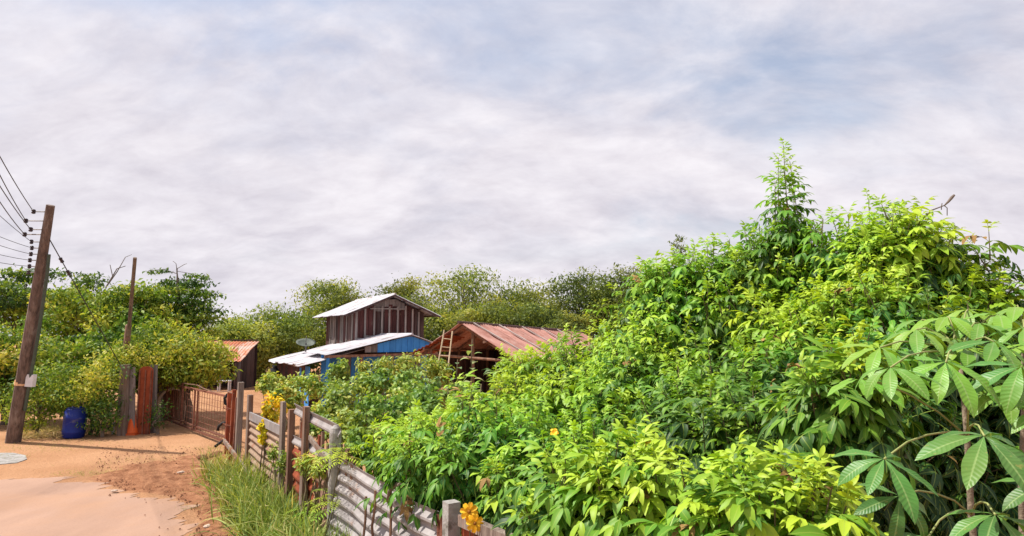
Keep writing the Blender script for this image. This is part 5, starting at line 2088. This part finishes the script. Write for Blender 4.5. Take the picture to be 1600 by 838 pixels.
# ------------------------------------------------------------------ cassava
cas_base = at(1500, 838, 2.5)
cas_base.z = 0.0
cas = thing('cassava_plant', cas_base, 'large cassava plant with fingered leaves close to the camera', 'cassava')
stem_top = at(1500, 560, 2.6)
m = MB()
spine = rough_pts(cas_base - Vector((0, 0, 0.05)), stem_top, 8, 0.08)
m.tube(spine, [0.018, 0.017, 0.016, 0.015, 0.014, 0.013, 0.012, 0.01, 0.008], 8)
m.build('stem', M['cassava_stem'], cas, smooth=True)
stem2_top = at(1600, 520, 2.7)
m = MB()
spine2 = rough_pts(cas_base + Vector((0.1, 0.05, -0.05)), stem2_top, 8, 0.08)
m.tube(spine2, [0.017, 0.016, 0.015, 0.014, 0.013, 0.012, 0.011, 0.01, 0.008], 8)
m.build('stem', M['cassava_stem'], cas, smooth=True)
CL = {}
for s in range(5):
    for j, tn in enumerate((0.15, 0.4, 0.65, 0.9)):
        v, c, f = leaflet(1.0, (0.25, 0.28, 0.30, 0.26, 0.29)[s], (0.45, 0.75, 1.0, 0.6, 1.2)[s], 0.22, 9, 0.60)
        v = v.copy()
        # slight ripple along the margin
        edge = np.abs(c[:, 0]) > 0.5
        v[edge, 2] += 0.012 * np.sin(c[edge, 1] * 19 + s * 2 + c[edge, 0])
        CL[(s, j)] = mesh_from('cassava leaflet', v, f, np.concatenate([c, np.full((len(c), 1), tn)], 1), M['leaf_cassava'])

# px, py, depth, leaflet length, tilt towards camera, roll, number of leaflets, turn, tone, spread
CLEAVES = [
    (1382, 717, 1.90, 0.185, 0.50, 0.05, 7, 0.0, 1),
    (1538, 681, 1.85, 0.235, 0.45, 0.0, 7, 0.15, 1),
    (1478, 566, 2.20, 0.215, 0.50, 0.0, 7, 0.1, 3),
    (1392, 574, 2.15, 0.200, 0.20, -0.1, 7, 0.3, 2),
    (1376, 543, 2.35, 0.190, 0.20, 0.0, 7, -0.2, 3),
    (1432, 515, 2.50, 0.190, 0.20, 0.0, 7, 0.5, 3),
    (1480, 495, 2.70, 0.200, 0.12, 0.0, 7, 0.1, 3),
    (1553, 534, 2.35, 0.215, 0.35, 0.1, 7, 0.2, 2),
    (1596, 573, 2.15, 0.215, 0.45, 0.0, 7, -0.1, 2),
    (1530, 505, 2.65, 0.190, 0.12, 0.0, 7, 0.4, 2),
    (1588, 480, 2.75, 0.210, 0.10, 0.0, 7, 0.1, 3),
    (1490, 530, 2.55, 0.180, 0.15, 0.05, 7, 0.8, 2),
    (1555, 804, 1.80, 0.180, 0.20, 0.0, 7, 0.1, 1),
    (1405, 775, 1.95, 0.170, 0.75, 0.1, 6, 0.4, 0),
    (1640, 640, 2.10, 0.200, 0.4, 0.0, 7, 0.2, 2),
    (1625, 540, 2.40, 0.200, 0.3, 0.0, 7, 0.3, 3),
    (1640, 760, 1.9, 0.20, 0.3, 0.0, 7, 0.0, 1),
    (1440, 500, 2.80, 0.170, 0.10, 0.0, 7, 0.2, 3),
    (1600, 512, 2.50, 0.190, 0.15, 0.0, 7, 0.2, 2),
    (1560, 492, 2.70, 0.200, 0.10, 0.1, 7, 0.7, 3),
    (1512, 484, 2.90, 0.180, 0.10, 0.0, 7, 0.4, 3),
    (1602, 602, 2.30, 0.190, 0.35, 0.0, 7, 0.3, 2),
    (1510, 545, 2.45, 0.180, 0.2, 0.0, 7, 0.6, 3),
    (1442, 548, 2.50, 0.185, 0.25, 0.0, 7, 0.6, 2),
    (1345, 592, 2.35, 0.170, 0.15, -0.1, 6, 0.3, 3),
    (1522, 592, 2.40, 0.185, 0.35, 0.0, 7, 0.3, 2),
    (1575, 612, 2.35, 0.19, 0.3, 0.0, 7, 0.5, 2),
    (1450, 840, 1.9, 0.17, 0.3, 0.0, 7, 0.2, 1),
]
for (px, py, d, ll, tilt, roll, nl, turn, tj) in CLEAVES:
    c = at(px, py, d)
    up = (Matrix.Rotation(roll, 3, 'Y') @ Matrix.Rotation(tilt, 3, 'X')) @ Vector((0, 0, 1))
    toward = Vector((0, -1, 0))
    f0 = (toward - up * toward.dot(up)).normalized()
    s0 = up.cross(f0)
    sp_root = spine if px < 1570 else spine2
    j = min(range(3, 9), key=lambda q: abs(sp_root[q].z - (c.z - 0.12)))
    root = sp_root[j]
    m = MB()
    mid = root.lerp(c, 0.55) + Vector((0, 0, 0.04))
    pts = [root, root.lerp(mid, 0.5) + Vector((0, 0, 0.015)), mid, mid.lerp(c, 0.5) + Vector((0, 0, 0.012)), c]
    m.tube(pts, [0.0042, 0.0036, 0.0032, 0.003, 0.003], 6)
    leaf = m.build('leaf', M['petiole'], cas, smooth=True)
    for k in range(nl):
        a = -2.25 + 4.5 * k / (nl - 1) + turn * 0.3
        dirv = f0 * math.cos(a) + s0 * math.sin(a)
        L_ = ll * (1.0 - 0.28 * (abs(a) / 2.5) ** 1.5) * random.uniform(0.80, 1.08)
        y = dirv - up * random.uniform(-0.05, 0.32) + s0 * random.uniform(-0.1, 0.1)
        z = up + dirv * 0.1 + s0 * random.uniform(-0.3, 0.3)
        fm = frame(c + dirv * 0.004, y, z, L_)
        o = bpy.data.objects.new('leaflet', CL[(random.randrange(5), max(0, min(3, tj + random.choice((0, 0, 0, -1)))))])
        COL.objects.link(o)
        o.parent = leaf
        mm = Matrix([list(fm[0]), list(fm[1]), list(fm[2]), [0, 0, 0, 1]])
        mm.translation = mm.translation - ORIGIN[leaf.name]
        o.matrix_local = mm

# ------------------------------------------------------------------ grass, weeds, stones
BL = []
for s in range(4):
    v, c, f = leaflet(1.0, 0.022 + 0.007 * s, 0.5 + 0.45 * s, 0.3, 3, 0.3)
    BL.append((v, c, f))


def grass(name, label, pts, hmin, hmax, tone, spread=0.2, lean=0.35, mat='grass_blade', cat='grass'):
    n = len(pts)
    P = np.array(pts)
    Y = np.stack([RNG.normal(0, lean, n), RNG.normal(0, lean, n), np.ones(n)], 1)
    Z = unit(n)
    S = RNG.uniform(hmin, hmax, n)
    mats = frames_bulk(P, Y, Z, S)
    tones = np.clip(RNG.normal(tone, spread, n), 0, 1)
    o = joined(name, split_shapes(mats, tones, BL), M[mat], None, Vector((P[:, 0].mean(), P[:, 1].mean(), 0)))
    return tag(o, label, cat, kind='stuff')


pts = []
cnt = 0
tuft = [(random.uniform(395, 690), random.uniform(0.02, 1.0)) for _ in range(70)]
for px, u in tuft:
    y = fence_y(px)
    width = 0.48 if px > 430 else 0.45
    c = fpt(px, 0) + FN * (0.08 + u * width)
    k = random.randint(40, 120)
    for _ in range(k):
        pts.append((c.x + random.gauss(0, 0.10), c.y + random.gauss(0, 0.10), -0.01))
pts = [p for p in pts if (p[0] + 0.624 * p[1]) < 2.52]
tall = []
for _ in range(46):
    px = random.uniform(392, 590)
    c = fpt(px, 0) + FN * random.uniform(0.05, 0.45)
    for _ in range(random.randint(30, 70)):
        tall.append((c.x + random.gauss(0, 0.07), c.y + random.gauss(0, 0.07), -0.01))
tall = [p for p in tall if (p[0] + 0.624 * p[1]) < 2.50]
grass('tall_grass', 'taller grass standing against the tin sheet and pickets', tall, 0.4, 0.78, 0.44, 0.25, 0.26)
grass('verge_grass', 'tall green roadside grass along the foot of the fence', pts, 0.2, 0.66, 0.46, 0.25)
pts = []
for _ in range(46):
    px = random.uniform(360, 470)
    c = fpt(px, 0) + FN * random.uniform(0.08, 0.5)
    for _ in range(random.randint(25, 60)):
        pts.append((c.x + random.gauss(0, 0.12), c.y + random.gauss(0, 0.12), -0.01))
pts = [p for p in pts if (p[0] + 0.624 * p[1]) < 2.52]
grass('verge_weeds', 'yellowish weeds at the soil edge by the gate post', pts, 0.12, 0.42, 0.62, lean=0.55)
pts = []
for (x0, y0, n_, sd) in ((130, 742, 130, 0.22), (170, 738, 90, 0.3), (235, 722, 120, 0.4), (270, 716, 100, 0.35), (200, 740, 80, 0.3), (300, 700, 60, 0.3), (310, 795, 60, 0.12), (335, 702, 90, 0.15), (75, 702, 110, 0.4), (30, 700, 120, 0.5), (120, 692, 120, 0.4), (10, 712, 60, 0.4), (345, 770, 40, 0.15)):
    c = gnd(x0, y0)
    for _ in range(n_ * 2):
        pts.append((c.x + random.gauss(0, sd * 1.6), c.y + random.gauss(0, sd * 0.6), -0.01))
grass('short_grass', 'sparse short grass on the red soil and roadside', pts, 0.03, 0.11, 0.55, lean=0.9)
# dry litter at the pole foot
pts = []
for _ in range(1500):
    c = gnd(random.uniform(20, 92), random.uniform(668, 690))
    pts.append((c.x, c.y, random.uniform(0, 0.35) * max(0, 1 - abs(c.x + 10.7) / 1.4)))
o = grass('leaf_litter', 'heap of dry brown plant litter behind the utility pole', pts, 0.08, 0.25, 0.98, 0.04, 1.6)

# feathery bright weeds at the grey tin
FR = []
for s in range(2):
    parts = []
    for k in range(9):
        for sg in (-1, 1):
            v, c, f = leaflet(0.30 * math.sin(math.pi * (k + 1.2) / 11), 0.05, 0.4, 0.2, 1)
            mm = rotm('X', -0.09 * k) @ rotm('Z', -sg * 1.05)
            parts.append((v @ mm.T + np.array([0, 0.1 + 0.1 * k * math.cos(0.045 * k), -0.006 * k * k]), c, f))
    FR.append(merge(parts))
for lab, spots in (('bright feathery weed growing against the grey tin sheet', [(515, 768), (500, 790), (528, 775), (490, 785)]), ('feathery weed at the foot of the concrete post', [(526, 695), (536, 702), (520, 706)])):
    cc = [fpt(px, 0) + FN * random.uniform(0.15, 0.3) for px, py in spots]
    t = thing('feathery_weed', cc[0], lab, 'weed', 'feathery weeds along the fence')
    mats, tones = [], []
    m = MB()
    for (px, py), c in zip(spots, cc):
        top = at(px, py, c.y - 0.1)
        m.tube([Vector((c.x, c.y, -0.02)), top], [0.008, 0.005], 5)
        for k in range(9):
            a = k * 2.4
            mats.append(frame(top - Vector((0, 0, 0.02 * k)), (math.cos(a), math.sin(a), 0.35), (0, 0, 1), random.uniform(0.22, 0.36)))
            tones.append(random.uniform(0.4, 0.9))
    m.build('stems', M['stem_green'], t, kind='stuff')
    joined('foliage', split_shapes(np.array(mats), np.array(tones), FR), M['fern'], t)


def stone_mesh(seed):
    rnd = random.Random(seed)
    bm_v, bm_f = [], []
    m = MB()
    m.lathe((0, 0, 0), [(0.35, -0.15), (0.85, 0.05), (1.0, 0.3), (0.8, 0.6), (0.35, 0.78)], 7)
    for v in m.v:
        n_ = 0.28 * mnoise.noise(v * 1.3 + Vector((seed * 7.1, 0, 0)))
        v *= 1 + n_
        v += Vector((rnd.uniform(-.07, .07), rnd.uniform(-.07, .07), rnd.uniform(-.05, .05)))
    me = bpy.data.meshes.new('stone')
    me.from_pydata([tuple(v) for v in m.v], [], m.f)
    return me


STM = [stone_mesh(s) for s in range(5)]
CLM = [x.copy() for x in STM]
for x in STM:
    x.materials.append(M['stone'])
for x in CLM:
    x.materials.append(M['clod'])
for px, py, s, lab in ((352, 771, 0.05, 'pale stone at the edge of the tall grass'), (283, 741, 0.055, 'flat pale stone in the middle of the red soil'), (323, 826, 0.045, 'pale stone low on the verge beside the road edge'),
                       (362, 795, 0.045, 'pale stone next to the dark clod by the grass'), (178, 770, 0.04, 'small stone lying alone on the road'), (340, 752, 0.05, 'pale stone below the pair of dark clods')):
    o = bpy.data.objects.new('stone', random.choice(STM))
    COL.objects.link(o)
    p = gnd(px, py)
    o.location = (p.x, p.y, 0.02)
    o.scale = (s * 1.3, s, s * 0.8)
    o.rotation_euler = (0, 0, random.uniform(0, 6))
    tag(o, lab, 'stone', 'pale stones on the verge')
for px, py, s, lab in ((316, 719, 0.11, 'dark red soil clod, smaller of the pair near the gate post'), (337, 716, 0.14, 'dark red soil clod, larger of the pair near the gate post'), (362, 786, 0.06, 'dark clod lying alone at the edge of the tall grass')):
    o = bpy.data.objects.new('soil_clod', random.choice(CLM))
    COL.objects.link(o)
    p = gnd(px, py)
    o.location = (p.x, p.y, 0.01)
    o.scale = (s, s, s * 1.1)
    o.rotation_euler = (0, 0, random.uniform(0, 6))
    tag(o, lab, 'soil clod', 'dark clods on the verge')
# crumbs of soil
mats, tones = [], []
v0 = np.array([[1, 0, 0], [-0.5, 0.87, 0], [-0.5, -0.87, 0], [0, 0, 0.9]], float)
f0_ = np.array([[0, 1, 3], [1, 2, 3], [2, 0, 3]])
k = 0
while k < 1500:
    px, py = random.uniform(150, 440), random.uniform(698, 845)
    p = gnd(px, py)
    if p.x + 0.624 * p.y > 2.3 or road_dist(np.array([p.x]), np.array([p.y]))[0] < (0.1 if random.random() < 0.93 else -0.6):
        continue
    s = random.uniform(0.006, 0.02) * (1.6 if random.random() < 0.06 else 1)
    mats.append(frame((p.x, p.y, 0.012), (math.cos(k), math.sin(k), random.uniform(-.3, .3)), (0.2, 0, 1), s))
    k += 1
Vc = np.concatenate([np.asarray(a)[:, :3] @ v0.T for a in mats], 1).T + np.repeat(np.array([a[:, 3] for a in mats]), 4, 0)
Fc = np.concatenate([f0_ + 4 * i for i in range(len(mats))])
me = mesh_from('soil crumbs', Vc, Fc, np.zeros((len(Vc), 3)), M['clod'], False)
tag(link(me, 'gravel', None), 'loose crumbs of red soil scattered over the verge', 'gravel', kind='stuff')
